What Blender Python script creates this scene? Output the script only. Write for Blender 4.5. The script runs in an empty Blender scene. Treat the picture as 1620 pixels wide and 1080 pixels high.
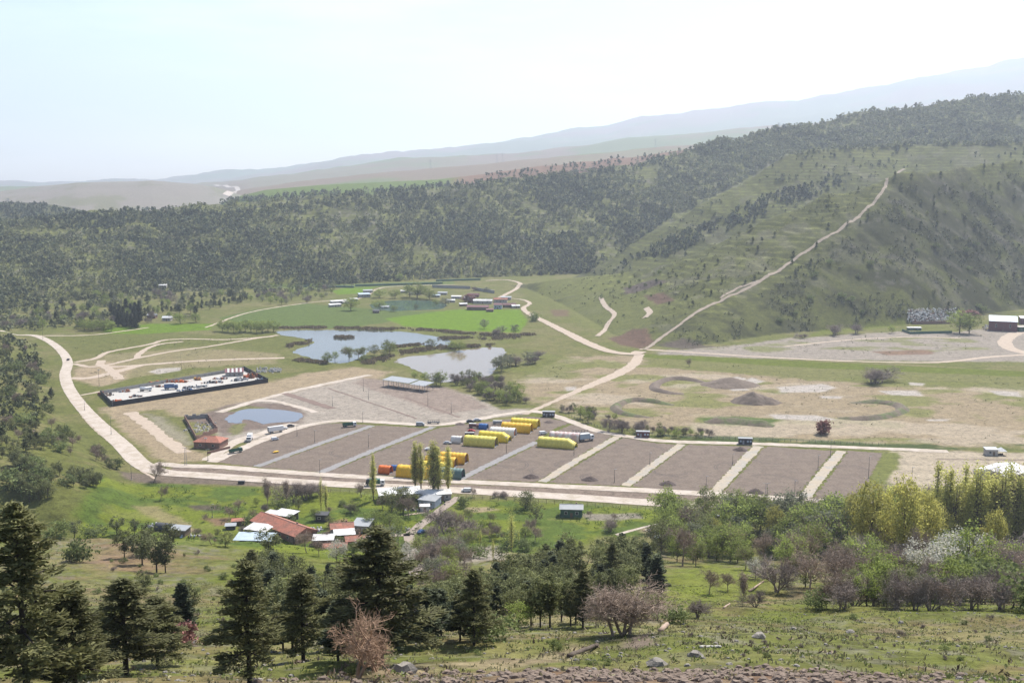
import bpy, math, random
import numpy as np
from mathutils import Vector, Matrix
R = math.radians
S = bpy.context.scene
COL = S.collection
# ------------------------------------------------------------------ camera
CAMH = 145.0; F = 1737.0; PITCH = math.atan((540-285)/F)
cd = bpy.data.cameras.new('camera'); cam = bpy.data.objects.new('camera', cd); COL.objects.link(cam)
cam.location = (0, 0, CAMH); cam.rotation_euler = (math.pi/2-PITCH, 0, 0)
cd.sensor_width = 36; cd.lens = F/1620*36; cd.clip_start = .5; cd.clip_end = 60000
S.camera = cam
# ------------------------------------------------------------------ light
SUN_AZ, SUN_EL = R(30), R(53)
W = bpy.data.worlds.new('World'); S.world = W; W.use_nodes = True
wn = W.node_tree.nodes; wl = W.node_tree.links
sky = wn.new('ShaderNodeTexSky'); sky.sky_type = 'NISHITA'; sky.sun_disc = False
sky.sun_elevation = SUN_EL; sky.sun_rotation = SUN_AZ; sky.altitude = 900; sky.air_density = 1.0; sky.dust_density = .9; sky.ozone_density = 1.5
bg = wn['Background']; bg.inputs[1].default_value = .098
wt = wn.new('ShaderNodeTexCoord'); wm = wn.new('ShaderNodeMapping'); wm.inputs['Scale'].default_value = (1.2, 1.2, 7); wl.new(wt.outputs['Generated'], wm.inputs[0])
wz = wn.new('ShaderNodeTexNoise'); wz.inputs['Scale'].default_value = 2.6; wz.inputs['Detail'].default_value = 7; wz.inputs['Roughness'].default_value = .6; wl.new(wm.outputs[0], wz.inputs['Vector'])
wr = wn.new('ShaderNodeMapRange'); wr.inputs[1].default_value = .46; wr.inputs[2].default_value = .74; wr.inputs[4].default_value = .3; wl.new(wz.outputs[0], wr.inputs[0])
wx = wn.new('ShaderNodeMix'); wx.data_type = 'RGBA'; wl.new(wr.outputs[0], wx.inputs[0]); wl.new(sky.outputs[0], wx.inputs[6]); wx.inputs[7].default_value = (10.5, 10.8, 11.4, 1)
wl.new(wx.outputs[2], bg.inputs[0])
sd = bpy.data.lights.new('sun', 'SUN'); sd.energy = 5.; sd.angle = R(.5); sd.color = (1, .95, .87)
sun = bpy.data.objects.new('sun', sd); COL.objects.link(sun)
sv = Vector((math.sin(SUN_AZ)*math.cos(SUN_EL), math.cos(SUN_AZ)*math.cos(SUN_EL), math.sin(SUN_EL)))
sun.rotation_euler = sv.to_track_quat('Z', 'Y').to_euler()
S.view_settings.view_transform = 'Standard'; S.view_settings.look = 'None'
S.view_settings.exposure = .96; S.view_settings.gamma = 1
S.render.engine = 'CYCLES'
S.cycles.use_denoising = True; S.cycles.max_bounces = 5; S.cycles.diffuse_bounces = 2; S.cycles.transparent_max_bounces = 6
S.cycles.volume_bounces = 0

# ------------------------------------------------------------------ pixel <-> world
CP, SP = math.cos(PITCH), math.sin(PITCH)
def ray(px, py):
    cx = (np.asarray(px, float)-810)/F; cy = (540-np.asarray(py, float))/F
    d = CP+cy*SP
    return cx/d, (-SP+cy*CP)/d
def at(px, py, Y):
    a, b = ray(px, py); return a*Y, Y, CAMH+b*Y
def flo(px, py, z=0.):
    a, b = ray(px, py); Y = (CAMH-z)/(-b)
    return a*Y, Y
def proj(x, y, z):
    dz = z-CAMH
    zc = y*CP-dz*SP; yc = y*SP+dz*CP
    return 810+F*x/zc, 540-F*yc/zc
# ------------------------------------------------------------------ noise
def _h(i, j, s):
    n = (i.astype(np.int64)*374761393+j.astype(np.int64)*668265263+s*1442695041) & 0x7fffffff
    n = ((n ^ (n >> 13))*1274126177) & 0x7fffffff
    n = (n ^ (n >> 16)) & 0xffffff
    return n/float(0xffffff)
def vn(x, y, s=0):
    i = np.floor(x); j = np.floor(y); fx = x-i; fy = y-j
    fx = fx*fx*(3-2*fx); fy = fy*fy*(3-2*fy)
    i = i.astype(np.int64); j = j.astype(np.int64)
    a = _h(i, j, s); b = _h(i+1, j, s); c = _h(i, j+1, s); d = _h(i+1, j+1, s)
    return (a*(1-fx)+b*fx)*(1-fy)+(c*(1-fx)+d*fx)*fy
def fbm(x, y, sc, o=4, s=0, g=.55):
    x = np.asarray(x, float)/sc; y = np.asarray(y, float)/sc; t = 0; a = 1; n = 0
    for k in range(o):
        t = t+a*vn(x+17.3*k, y-9.1*k, s+k*7); n += a; a *= g; x = x*2.03; y = y*2.03
    return t/n
def sstep(a, b, x):
    t = np.clip((x-a)/(b-a), 0, 1); return t*t*(3-2*t)
# ------------------------------------------------------------------ terrain height
U0, U1, NU = -.66, .66, 1180
US = np.linspace(U0, U1, NU)
def geo(a, b, r):
    n = int(math.log(b/a)/r)+1; return np.geomspace(a, b, n, endpoint=False)
YS = np.concatenate([geo(5, 40, .02), geo(40, 300, .008), geo(300, 1300, .0026), geo(1300, 2700, .004), geo(2700, 17000, .014), [17000.]])
NY = len(YS)
def curve(pts):
    P = np.array(pts, float); x, y, z = at(P[:, 0], P[:, 1], P[:, 2]); u = x/y
    o = np.argsort(u); u = u[o]
    return np.interp(US, u, y[o]), np.interp(US, u, z[o])
def sdpoly(x, y, poly):
    """signed distance, >0 inside"""
    P = np.array(poly, float); n = len(P); d2 = np.full(x.shape, 1e18); ins = np.zeros(x.shape, bool)
    for i in range(n):
        a = P[i]; b = P[(i+1) % n]; e = b-a; wx = x-a[0]; wy = y-a[1]
        t = np.clip((wx*e[0]+wy*e[1])/(e@e+1e-9), 0, 1)
        d2 = np.minimum(d2, (wx-e[0]*t)**2+(wy-e[1]*t)**2)
        c = ((a[1] > y) != (b[1] > y)) & (x < (b[0]-a[0])*(y-a[1])/(b[1]-a[1]+1e-12)+a[0])
        ins ^= c
    d = np.sqrt(d2); return np.where(ins, d, -d)
UU, YY = np.meshgrid(US, YS); XX = UU*YY
ones = np.ones(NU)
near = [curve([(0, 1240, 5), (1620, 1240, 5)]),
        curve([(0, 1085, 38), (700, 1082, 38), (850, 1064, 38), (1250, 1062, 38), (1400, 1078, 38), (1620, 1090, 38)]),
        curve([(0, 1062, 50), (700, 1062, 50), (850, 1063, 48), (1250, 1061, 48), (1400, 1066, 50), (1620, 1075, 50)]),
        curve([(0, 1010, 90), (600, 1004, 90), (1100, 1000, 90), (1620, 1012, 90)]),
        curve([(0, 955, 150), (400, 955, 150), (900, 955, 150), (1200, 958, 150), (1300, 966, 140), (1620, 966, 140)]),
        curve([(0, 895, 230), (420, 905, 230), (900, 905, 230), (1100, 912, 230), (1250, 925, 225), (1620, 932, 220)]),
        curve([(0, 848, 300), (150, 851, 300), (300, 851, 300), (420, 858, 300), (520, 868, 300), (620, 880, 300), (900, 880, 300), (1150, 890, 300), (1620, 905, 300)])]
ZN = np.zeros_like(UU)
endY = np.interp(US, [-.4, -.1, .1, .4], [392, 408, 405, 385])
for c in range(NU):
    yy = [k[0][c] for k in near]+[endY[c]]; zz = [k[1][c] for k in near]+[0.]
    zz[0] = 136.
    ZN[:, c] = np.interp(YS, yy, zz)
def smoothrows(Z, n, lo, hi):
    K = np.ones(n)/n; A = np.pad(Z, ((n//2, n//2), (0, 0)), 'edge')
    cs = np.cumsum(np.vstack([np.zeros((1, Z.shape[1])), A]), 0)
    B = (cs[n:]-cs[:-n])/n
    w = ((YS > lo) & (YS < hi))[:, None]
    return np.where(w, B[:Z.shape[0]], Z)
ZN = smoothrows(ZN, 15, 60, 360); ZN = smoothrows(ZN, 9, 60, 420)
def hill(foot, crest, back=.35, pw=1.0, zf=-2.):
    fy, fz = curve(foot); cy, cz = curve(crest)
    fy = np.minimum(fy, cy-30)
    t = (YY-fy)/(cy-fy)
    Z = np.where(t < 1, zf+(cz-zf)*np.sign(t)*np.abs(np.clip(t, -1, 1))**pw, cz-(YY-cy)*back)
    return np.where(t < 0, -5, Z)
def ff(l):   # floor foot from pixels
    return [(a, b, flo(a, b)[1]) for a, b in l]
HA = hill(ff([(790, 452), (830, 456), (880, 480), (930, 510), (970, 535), (1020, 552), (1100, 550), (1240, 528), (1430, 515), (1620, 490), (1900, 480)]),
          [(790, 453, 1540), (830, 449, 1500), (900, 440, 1460), (950, 436, 1420), (1000, 430, 1360), (1040, 420, 1300), (1084, 400, 1280), (1150, 370, 1290), (1200, 348, 1300), (1250, 327, 1310), (1300, 308, 1320),
           (1350, 291, 1340), (1420, 271, 1370), (1500, 263, 1420), (1620, 247, 1550), (1900, 225, 1650)], .35, 1.0)
HB = hill([(780, 452, 1540), (915, 440, 1560), (1000, 430, 1450), (1300, 400, 1500), (1620, 400, 1500), (1900, 400, 1500)],
          [(780, 455, 1640), (905, 440, 1640), (960, 412, 1650), (1000, 387, 1660), (1115, 318, 1720), (1180, 281, 1760), (1245, 247, 1820), (1318, 230, 1900), (1450, 226, 1950), (1620, 221, 1900), (1900, 205, 1900)], .3, .9)
HC = hill(ff([(-250, 505), (0, 494), (100, 478), (300, 462), (420, 456), (540, 450), (700, 441), (830, 437), (920, 434), (1000, 432), (1900, 430)]),
          [(-250, 362, 1700), (0, 350, 1750), (144, 335, 1800), (211, 333, 1850), (278, 327, 1900), (305, 321, 1900), (383, 313, 1950), (440, 309, 2000), (560, 301, 2050), (690, 292, 2100), (800, 282, 2150), (900, 270, 2200), (1000, 258, 2250),
           (1050, 244, 2300), (1100, 230, 2350), (1200, 204, 2400), (1300, 188, 2450), (1400, 172, 2500), (1500, 157, 2500), (1620, 143, 2500), (1900, 115, 2500)], .06, .85)
def ridge(c, Wd, back=.3):
    cy, cz = curve(c)
    t = (cy-YY)/Wd
    return np.where(t > 0, cz*(1-np.clip(t, 0, 1)**1.3)-60*np.clip(t-1, 0, 1), cz-(YY-cy)*back)
H2 = ridge([(-250, 312, 2500), (0, 319, 2500), (60, 321, 2500), (100, 326, 2500), (150, 336, 2500), (220, 352, 2500), (1900, 500, 2500)], 900, .3)
HE = ridge([(-250, 420, 2500), (330, 330, 2500), (383, 309, 2500), (420, 300, 2500), (500, 293, 2500), (600, 288, 2550), (690, 284, 2600), (760, 276, 2650), (850, 263, 2700), (1000, 247, 2800), (1080, 235, 2800), (1160, 224, 2800), (1300, 230, 2800), (1900, 300, 2800)], 500, .2)
H3 = ridge([(-250, 312, 4400), (0, 304, 4400), (80, 297, 4400), (120, 292, 4400), (200, 290, 4400), (240, 288, 4400), (300, 292, 4400), (340, 298, 4400), (380, 310, 4400), (420, 320, 4400), (1900, 600, 4400)], 1600, .2)
H4 = ridge([(-250, 330, 4800), (330, 316, 4800), (400, 299, 4800), (480, 288, 4800), (560, 279, 4800), (640, 270, 4800), (740, 259, 4800), (850, 248, 4800), (950, 240, 4800), (1050, 232, 4800), (1200, 222, 4800), (1900, 220, 4800)], 2000, .1)
H5 = ridge([(-250, 300, 7500), (300, 296, 7500), (380, 288, 7500), (500, 270, 7500), (640, 252, 7500), (800, 238, 7500), (950, 225, 7500), (1100, 208, 7500), (1300, 190, 7500), (1900, 150, 7500)], 2500, .1)
H6 = ridge([(-250, 289, 14000), (0, 288, 14000), (250, 284, 14000), (400, 268, 14000), (500, 254, 14000), (600, 243, 14000), (700, 233, 14000), (760, 224, 14000), (800, 218, 14000), (860, 209, 14000), (900, 207, 14000), (960, 200, 14000), (1000, 189, 14000), (1060, 182, 14000), (1100, 177, 14000),
            (1160, 172, 14000), (1200, 163, 14000), (1260, 158, 14000), (1300, 149, 14000), (1400, 135, 14000), (1450, 122, 14000), (1500, 114, 14000), (1560, 106, 14000), (1620, 92, 14000), (1900, 70, 14000)], 5000, .05)
# left hillside beside the road
LF = [flo(a, b) for a, b in [(-60, 505), (28, 526), (66, 548), (84, 585), (88, 612), (100, 650), (140, 690), (190, 735), (215, 760), (235, 790), (190, 825), (110, 850)]]
LP = LF+[(-420, 400), (-1400, 400), (-1400, 1180)]
dL = sdpoly(XX, YY, LP)
dLp = np.maximum(dL, 0)
HL = 42*(1-np.exp(-dLp*.40/42*np.clip(dLp/14, 0, 1)))
HL = np.where(YY < 430, HL*sstep(360, 430, YY), HL)
# M: the low green spur in front
ZH = [HA, HB, HC, H2, HE, H3, H4, H5, H6]
n1 = fbm(XX, YY, 160, 5, 3)-.5; n2 = fbm(XX, YY, 38, 4, 11)-.5
rid = np.abs(fbm(XX+YY*.35, YY*.45, 90, 4, 21)-.5)*2
def bump(Z, a1, a2, ar, top=60):
    m = np.clip(Z/top, 0, 1); return np.where(Z > 0, Z+m*(a1*n1+a2*n2-ar*(.35-rid)*(rid < .35)), Z)
HA = bump(HA, 10, 6, 18, 70); HB = bump(HB, 12, 5, 12); HC = bump(HC, 30, 5, 24, 80)
# keep crests of the far ridges slightly uneven
far = fbm(XX, YY, 900, 5, 41)-.5
H3 = H3+np.clip(H3/60, 0, 1)*far*50; H4 = H4+far*60*np.clip(H4/60, 0, 1); H5 = H5+far*110*np.clip(H5/80, 0, 1); H6 = H6+far*190*np.clip(H6/150, 0, 1)
base = np.zeros_like(UU)
ZNb = ZN+np.clip(ZN/25, 0, 1)*np.clip(YY/90, .05, 1)*((fbm(XX, YY, 45, 4, 51)-.5)*5)+np.clip(ZN/10, 0, 1)*(fbm(XX, YY, 5, 3, 57)-.5)*.9
HLb = HL+np.clip(HL/12, 0, 1)*(n2*7+n1*6)
Z = np.maximum.reduce([base, ZNb, HLb, HA, HB, HC, H2, HE, H3, H4, H5, H6])
HID = np.argmax(np.stack([base, ZNb, HLb, HA, HB, HC, H2, HE, H3, H4, H5, H6]), 0)
LOGI = np.arange(NY)
def hz(x, y):
    x = np.asarray(x, float); y = np.asarray(y, float)
    fu = np.clip((x/y-U0)/(U1-U0)*(NU-1), 0, NU-1.001); fr = np.clip(np.interp(y, YS, LOGI), 0, NY-1.001)
    i = fu.astype(int); j = fr.astype(int); a = fu-i; b = fr-j
    return (Z[j, i]*(1-a)+Z[j, i+1]*a)*(1-b)+(Z[j+1, i]*(1-a)+Z[j+1, i+1]*a)*b
def hid(x, y):
    fu = np.clip((x/y-U0)/(U1-U0)*(NU-1), 0, NU-1).astype(int); return HID[np.clip(np.interp(y, YS, LOGI), 0, NY-1).astype(int), fu]
MY = np.geomspace(15, 15000, 1500)
def ground(px, py):
    """where the line of sight of the photograph's pixel meets the terrain"""
    px = np.atleast_1d(np.asarray(px, float)); py = np.atleast_1d(np.asarray(py, float)); out = []
    for s in range(0, len(px), 3000):
        a, b = ray(px[s:s+3000], py[s:s+3000])
        X = a[:, None]*MY[None]; D = (CAMH+b[:, None]*MY[None])-hz(X, np.broadcast_to(MY, X.shape))
        k = np.argmax(D < 0, 1); k = np.where(k == 0, len(MY)-1, k)
        r = np.arange(len(a)); d0 = D[r, k-1]; d1 = D[r, k]; t = np.clip(d0/(d0-d1+1e-9), 0, 1)
        Yh = MY[k-1]+(MY[k]-MY[k-1])*t
        out.append(np.stack([a*Yh, Yh, hz(a*Yh, Yh)], 1))
    return np.concatenate(out)
def g1(px, py): return Vector([float(v) for v in ground(px, py)[0]])
# ------------------------------------------------------------------ materials
def lin(c): return tuple(c)+(1,)
MATS = {}
def mat(name, c, rough=.85, var=.25, sc=1.0, rnd=0., hue=0., bump=0., isl=0., metal=0., c2=None, spec=.3, back=0.):
    """procedural: base colour broken by two scales of noise, optional per-object and per-island variation"""
    if name in MATS: return MATS[name]
    m = bpy.data.materials.new(name); m.use_nodes = True; nt = m.node_tree; N = nt.nodes; L = nt.links
    b = N['Principled BSDF']; b.inputs['Roughness'].default_value = rough; b.inputs['Metallic'].default_value = metal
    b.inputs['Specular IOR Level'].default_value = spec
    tc = N.new('ShaderNodeNewGeometry')
    n = N.new('ShaderNodeTexNoise'); n.inputs['Scale'].default_value = sc; n.inputs['Detail'].default_value = 5; n.inputs['Roughness'].default_value = .65
    L.new(tc.outputs['Position'], n.inputs['Vector'])
    mp = N.new('ShaderNodeMapRange'); mp.inputs[1].default_value = .3; mp.inputs[2].default_value = .7
    mp.inputs[3].default_value = 1-var; mp.inputs[4].default_value = 1+var
    L.new(n.outputs[0], mp.inputs[0]); val = mp.outputs[0]
    for k, s in (('o', rnd), ('i', isl)):
        if s:
            if k == 'o': src = N.new('ShaderNodeObjectInfo').outputs['Random']
            else: src = tc.outputs['Random Per Island']
            q = N.new('ShaderNodeMapRange'); q.inputs[3].default_value = 1-s; q.inputs[4].default_value = 1+s; L.new(src, q.inputs[0])
            mu = N.new('ShaderNodeMath'); mu.operation = 'MULTIPLY'; L.new(val, mu.inputs[0]); L.new(q.outputs[0], mu.inputs[1]); val = mu.outputs[0]
    base = N.new('ShaderNodeRGB'); base.outputs[0].default_value = lin(c); cs = base.outputs[0]
    if c2:
        n2 = N.new('ShaderNodeTexNoise'); n2.inputs['Scale'].default_value = sc*.23; n2.inputs['Detail'].default_value = 4; L.new(tc.outputs['Position'], n2.inputs['Vector'])
        r2 = N.new('ShaderNodeMapRange'); r2.inputs[1].default_value = .42; r2.inputs[2].default_value = .6; L.new(n2.outputs[0], r2.inputs[0])
        mx = N.new('ShaderNodeMix'); mx.data_type = 'RGBA'; L.new(r2.outputs[0], mx.inputs[0]); L.new(cs, mx.inputs[6]); mx.inputs[7].default_value = lin(c2); cs = mx.outputs[2]
    h = N.new('ShaderNodeHueSaturation'); L.new(cs, h.inputs['Color']); L.new(val, h.inputs['Value'])
    if hue:
        oi = N.new('ShaderNodeObjectInfo') if not isl else None
        q = N.new('ShaderNodeMapRange'); q.inputs[3].default_value = .5-hue; q.inputs[4].default_value = .5+hue
        L.new(oi.outputs['Random'] if oi else tc.outputs['Random Per Island'], q.inputs[0]); L.new(q.outputs[0], h.inputs['Hue'])
    L.new(h.outputs[0], b.inputs['Base Color'])
    if bump:
        bp = N.new('ShaderNodeBump'); bp.inputs['Strength'].default_value = bump; bp.inputs['Distance'].default_value = .3; L.new(n.outputs[0], bp.inputs['Height']); L.new(bp.outputs[0], b.inputs['Normal'])
    if back:   # thin leaves let some light through
        tr = N.new('ShaderNodeBsdfTranslucent'); L.new(h.outputs[0], tr.inputs[0]); ms = N.new('ShaderNodeMixShader'); ms.inputs[0].default_value = back
        L.new(b.outputs[0], ms.inputs[1]); L.new(tr.outputs[0], ms.inputs[2]); L.new(ms.outputs[0], N['Material Output'].inputs[0])
    MATS[name] = m; return m
# ------------------------------------------------------------------ mesh building
rnd = random.Random(5)
class MB:
    def __init__(s): s.v = []; s.f = []; s.sm = []
    def add(s, vs, fs, smooth=False):
        o = len(s.v); s.v += [tuple(v) for v in vs]; s.f += [tuple(i+o for i in f) for f in fs]; s.sm += [smooth]*len(fs); return s
    def box(s, cx, cy, z0, sx, sy, sz, rz=0, tx=1, ty=1):
        c, n = math.cos(rz), math.sin(rz); vs = []
        for k, (zz, kx, ky) in enumerate(((z0, 1, 1), (z0+sz, tx, ty))):
            for a, b in ((-1, -1), (1, -1), (1, 1), (-1, 1)):
                x = a*sx/2*kx; y = b*sy/2*ky; vs.append((cx+x*c-y*n, cy+x*n+y*c, zz))
        return s.add(vs, [(3, 2, 1, 0), (4, 5, 6, 7), (0, 1, 5, 4), (1, 2, 6, 5), (2, 3, 7, 6), (3, 0, 4, 7)])
    def tube(s, p, q, r0, r1=None, n=6, cap=True):
        p = Vector(p); q = Vector(q); r1 = r0 if r1 is None else r1; d = (q-p)
        if d.length < 1e-6: return s
        d.normalize(); a = d.orthogonal().normalized(); b = d.cross(a); vs = []
        for c, r in ((p, r0), (q, r1)):
            for k in range(n): t = 2*math.pi*k/n; vs.append(c+a*r*math.cos(t)+b*r*math.sin(t))
        fs = [(k, (k+1) % n, n+(k+1) % n, n+k) for k in range(n)]
        if cap: fs += [tuple(range(n-1, -1, -1)), tuple(range(n, 2*n))]
        return s.add(vs, fs, n > 5)
    def quad(s, a, b, c, d): return s.add([a, b, c, d], [(0, 1, 2, 3)])
    def slab(s, pts, th):
        """closed thin solid under a (near planar) polygon"""
        n = len(pts); vs = [tuple(p) for p in pts]+[(p[0], p[1], p[2]-th) for p in pts]
        return s.add(vs, [tuple(range(n)), tuple(range(2*n-1, n-1, -1))]+[(k, n+k, n+(k+1) % n, (k+1) % n) for k in range(n)])
    def gable(s, cx, cy, z0, sx, sy, h, th=.15, over=.4, hip=0.):
        """ridge along x"""
        x0, x1, y0, y1 = cx-sx/2-over, cx+sx/2+over, cy-sy/2-over, cy+sy/2+over
        rx0, rx1 = x0+hip, x1-hip
        a, b, c, d, e, f = (x0, y0, z0), (x1, y0, z0), (x1, y1, z0), (x0, y1, z0), (rx0, cy, z0+h), (rx1, cy, z0+h)
        vs = [a, b, c, d, e, f]+[(p[0], p[1], p[2]+th) for p in (a, b, c, d, e, f)]
        return s.add(vs, [(6, 7, 11, 10), (8, 9, 10, 11), (7, 8, 11), (9, 6, 10), (0, 1, 7, 6), (1, 2, 8, 7), (2, 3, 9, 8), (3, 0, 6, 9), (3, 2, 1, 0)])
    def build(s, name, m, parent=None, loc=None, rz=0):
        me = bpy.data.meshes.new(name); me.from_pydata(s.v, [], s.f); me.materials.append(m)
        if any(s.sm): me.polygons.foreach_set('use_smooth', s.sm)
        me.update(); o = bpy.data.objects.new(name, me); COL.objects.link(o)
        if parent: o.parent = parent
        if loc is not None: o.location = loc
        if rz: o.rotation_euler.z = rz
        return o
def npmesh(name, V, Fq, m, parent=None, attrs=None, smooth=False):
    """fast: V (n,3), Fq (m,k) all faces same size"""
    V = np.asarray(V, np.float32); Fq = np.asarray(Fq, np.int32); me = bpy.data.meshes.new(name); k = Fq.shape[1]
    me.vertices.add(len(V)); me.vertices.foreach_set('co', V.ravel()); me.loops.add(Fq.size); me.loops.foreach_set('vertex_index', Fq.ravel())
    me.polygons.add(len(Fq)); me.polygons.foreach_set('loop_start', np.arange(0, Fq.size, k, dtype=np.int32))
    if smooth: me.polygons.foreach_set('use_smooth', np.ones(len(Fq), bool))
    me.update(calc_edges=True)
    for n, (t, a) in (attrs or {}).items():
        at_ = me.attributes.new(n, t, 'POINT'); at_.data.foreach_set('color' if 'COLOR' in t else 'value', np.asarray(a, np.float32).ravel())
    me.materials.append(m); o = bpy.data.objects.new(name, me); COL.objects.link(o); o.parent = parent; return o
def kindof(o, k): o['kind'] = k; return o
PLACED = []
def tag(o, label, cat, group=None):
    o['label'] = label; o['category'] = cat
    if group: o['group'] = group
    PLACED.append(o); return o
def thing(name, loc, label, cat, group=None, rz=0):
    o = bpy.data.objects.new(name, None); COL.objects.link(o); o.location = loc; o.rotation_euler.z = rz
    o.empty_display_size = .5
    return tag(o, label, cat, group)
CH = {}
def copy_tree(o, parent=None):
    c = o.copy(); COL.objects.link(c); c.parent = parent
    kids = CH.get(o.name)
    if kids is None: kids = CH[o.name] = [k for k in o.children]
    CH[c.name] = [copy_tree(ch, c) for ch in kids]
    return c

# ------------------------------------------------------------------ ground cover colours
OL = np.array
C_dry = OL((.27, .235, .125)); C_olive = OL((.165, .175, .062)); C_lush = OL((.18, .212, .045)); C_tan = OL((.43, .345, .24)); C_pale = OL((.55, .47, .365))
C_grey = OL((.38, .335, .285)); C_plot = OL((.22, .17, .14)); C_wheat = OL((.15, .235, .03)); C_wheat2 = OL((.135, .18, .055)); C_scrub = OL((.105, .11, .05))
C_rock = OL((.27, .245, .21)); C_mead = OL((.175, .185, .062)); C_brown = OL((.26, .17, .12)); C_mud = OL((.24, .19, .16)); C_dgreen = OL((.062, .095, .026)); C_salt = OL((.56, .51, .46))
Cc = np.zeros(Z.shape+(3,))
nA = fbm(XX, YY, 30, 5, 61); nB = fbm(XX, YY, 7, 4, 71); nC = fbm(XX, YY, 90, 4, 81)
def mixc(m, c, amt=1.):
    global Cc
    m = (m*amt)[..., None]; Cc = Cc*(1-m)+c*m
def allc(c): return np.broadcast_to(c, Cc.shape)
Cc[:] = C_mead
mixc(sstep(.40, .62, nA), C_dry, .55); mixc(sstep(.52, .60, nB), C_olive, .5)
# near slope
mN = (HID == 1)
mixc(mN.astype(float), C_olive); mixc(mN*sstep(.42, .62, nB*.6+nA*.4), C_dry, .9)
mixc(mN*sstep(.56, .64, fbm(XX, YY, 2.2, 3, 91)), C_rock*.9, .5)
mixc(mN*sstep(.50, .60, fbm(XX, YY, 20, 4, 95)), C_lush*.85, .3); mixc(mN*sstep(.5, .62, fbm(XX*.6, YY, 9, 4, 96)), C_brown*.9, .45)
# left hillside
mL = (HID == 2); mixc(mL.astype(float), C_mead*.85); mixc(mL*sstep(.45, .6, nA), C_dry, .6); mixc(mL*sstep(.5, .62, nB), C_olive, .7)
# hills
mA = (HID == 3) | (HID == 4)
mixc(mA.astype(float), C_olive*.72); mixc(mA*sstep(.44, .6, nC), C_olive*.95, .6); mixc(mA*sstep(.5, .62, nB), C_scrub*.8, .5); mixc(mA*sstep(.6, .7, nA), C_rock, .25)
mC = (HID == 5); mixc(mC.astype(float), C_olive*.95); mixc(mC*sstep(.45, .6, nA), C_scrub*.8, .7); mixc(mC*sstep(.6, .68, nB), C_rock, .5)
m6 = (HID == 6); mixc(m6.astype(float), C_scrub)
m7 = (HID == 7); mixc(m7.astype(float), C_wheat2*1.2)
PX, PY = proj(XX, YY, Z)
mixc((HID == 7)*sstep(0, 60, XX-at(700, 285, 2600)[0]), C_brown*1.05)
mF = (HID >= 8); mixc(mF.astype(float), C_dry*.9); mixc(mF*sstep(.45, .55, fbm(XX, YY, 500, 3, 101)), C_brown, .6); pass; mixc(mF*sstep(.5, .56, fbm(XX*.5, YY, 420, 3, 103)), C_wheat2*1.2, .8)
mixc((HID == 8).astype(float), C_grey*.85, .9); mixc((HID == 8)*sstep(.5, .6, fbm(XX, YY*.5, 120, 4, 107)), C_mead, .5)  # pale grey coat paints haze into the far-left ridge's colour
FL = Z < .6
def cover(pix, c, soft=3., amt=1., rag=4., nsc=None, any_=False):
    """colour a patch whose corners are given in photo pixels on the valley floor or hillside"""
    P = ground([p[0] for p in pix], [p[1] for p in pix])[:, :2]
    x0, y0 = P.min(0)-soft-rag; x1, y1 = P.max(0)+soft+rag
    r0, r1 = np.searchsorted(YS, [max(y0, 6), y1]); r1 = min(r1+1, NY)
    X = XX[r0:r1]; Y = YY[r0:r1]; d = sdpoly(X, Y, P)+(fbm(X, Y, 9, 4, 131)-.5)*2*rag+(fbm(X, Y, 2.5, 2, 137)-.5)*rag*.6
    m = sstep(-soft, soft, d)*amt
    if nsc: m = m*sstep(nsc[1], nsc[2], fbm(X*.6, Y, nsc[0], 4, 151))
    m = m[..., None]; Cc[r0:r1] = Cc[r0:r1]*(1-m)+np.asarray(c)*m
# -- right valley floor
cover([(830, 600), (900, 565), (1000, 562), (1250, 570), (1700, 592), (1720, 705), (1400, 705), (1050, 690), (950, 665), (870, 645), (830, 630)], C_tan*.92, 8, .92, 12)
cover([(830, 600), (900, 565), (1000, 575), (1250, 590), (1720, 615), (1720, 705), (1400, 700), (1050, 690), (950, 665), (870, 645)], C_olive*1.3, 6, .8, 12, (26, .5, .62))
cover([(830, 600), (900, 565), (1000, 575), (1250, 590), (1720, 615), (1720, 705), (1400, 700), (1050, 690), (950, 665), (870, 645)], C_pale*.95, 6, .7, 12, (40, .54, .64))
cover([(1015, 560), (1250, 572), (1620, 590), (1720, 596), (1720, 618), (1500, 613), (1300, 603), (1150, 590), (1030, 580)], C_mead*1.05, 4, .85, 8)
cover([(1012, 559), (1250, 570), (1620, 587), (1720, 592), (1720, 600), (1620, 596), (1250, 580), (1015, 565)], C_lush*.85, 1.5, 1, 3)
cover([(820, 555), (880, 560), (960, 580), (900, 600), (830, 598), (800, 590)], C_olive*1.2, 6, .8, 10, (20, .4, .6))
cover([(1035, 556), (1150, 548), (1240, 536), (1420, 524), (1500, 525), (1720, 505), (1720, 572), (1500, 572), (1200, 567), (1040, 560)], C_grey*1.0, 5, 1, 8)
cover([(1100, 552), (1250, 541), (1420, 533), (1540, 535), (1560, 552), (1400, 560), (1200, 556)], C_olive*1.3, 5, .75, 8, (22, .46, .6))
cover([(1380, 556), (1470, 553), (1480, 560), (1400, 562)], C_brown, 3, .9, 4)
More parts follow.
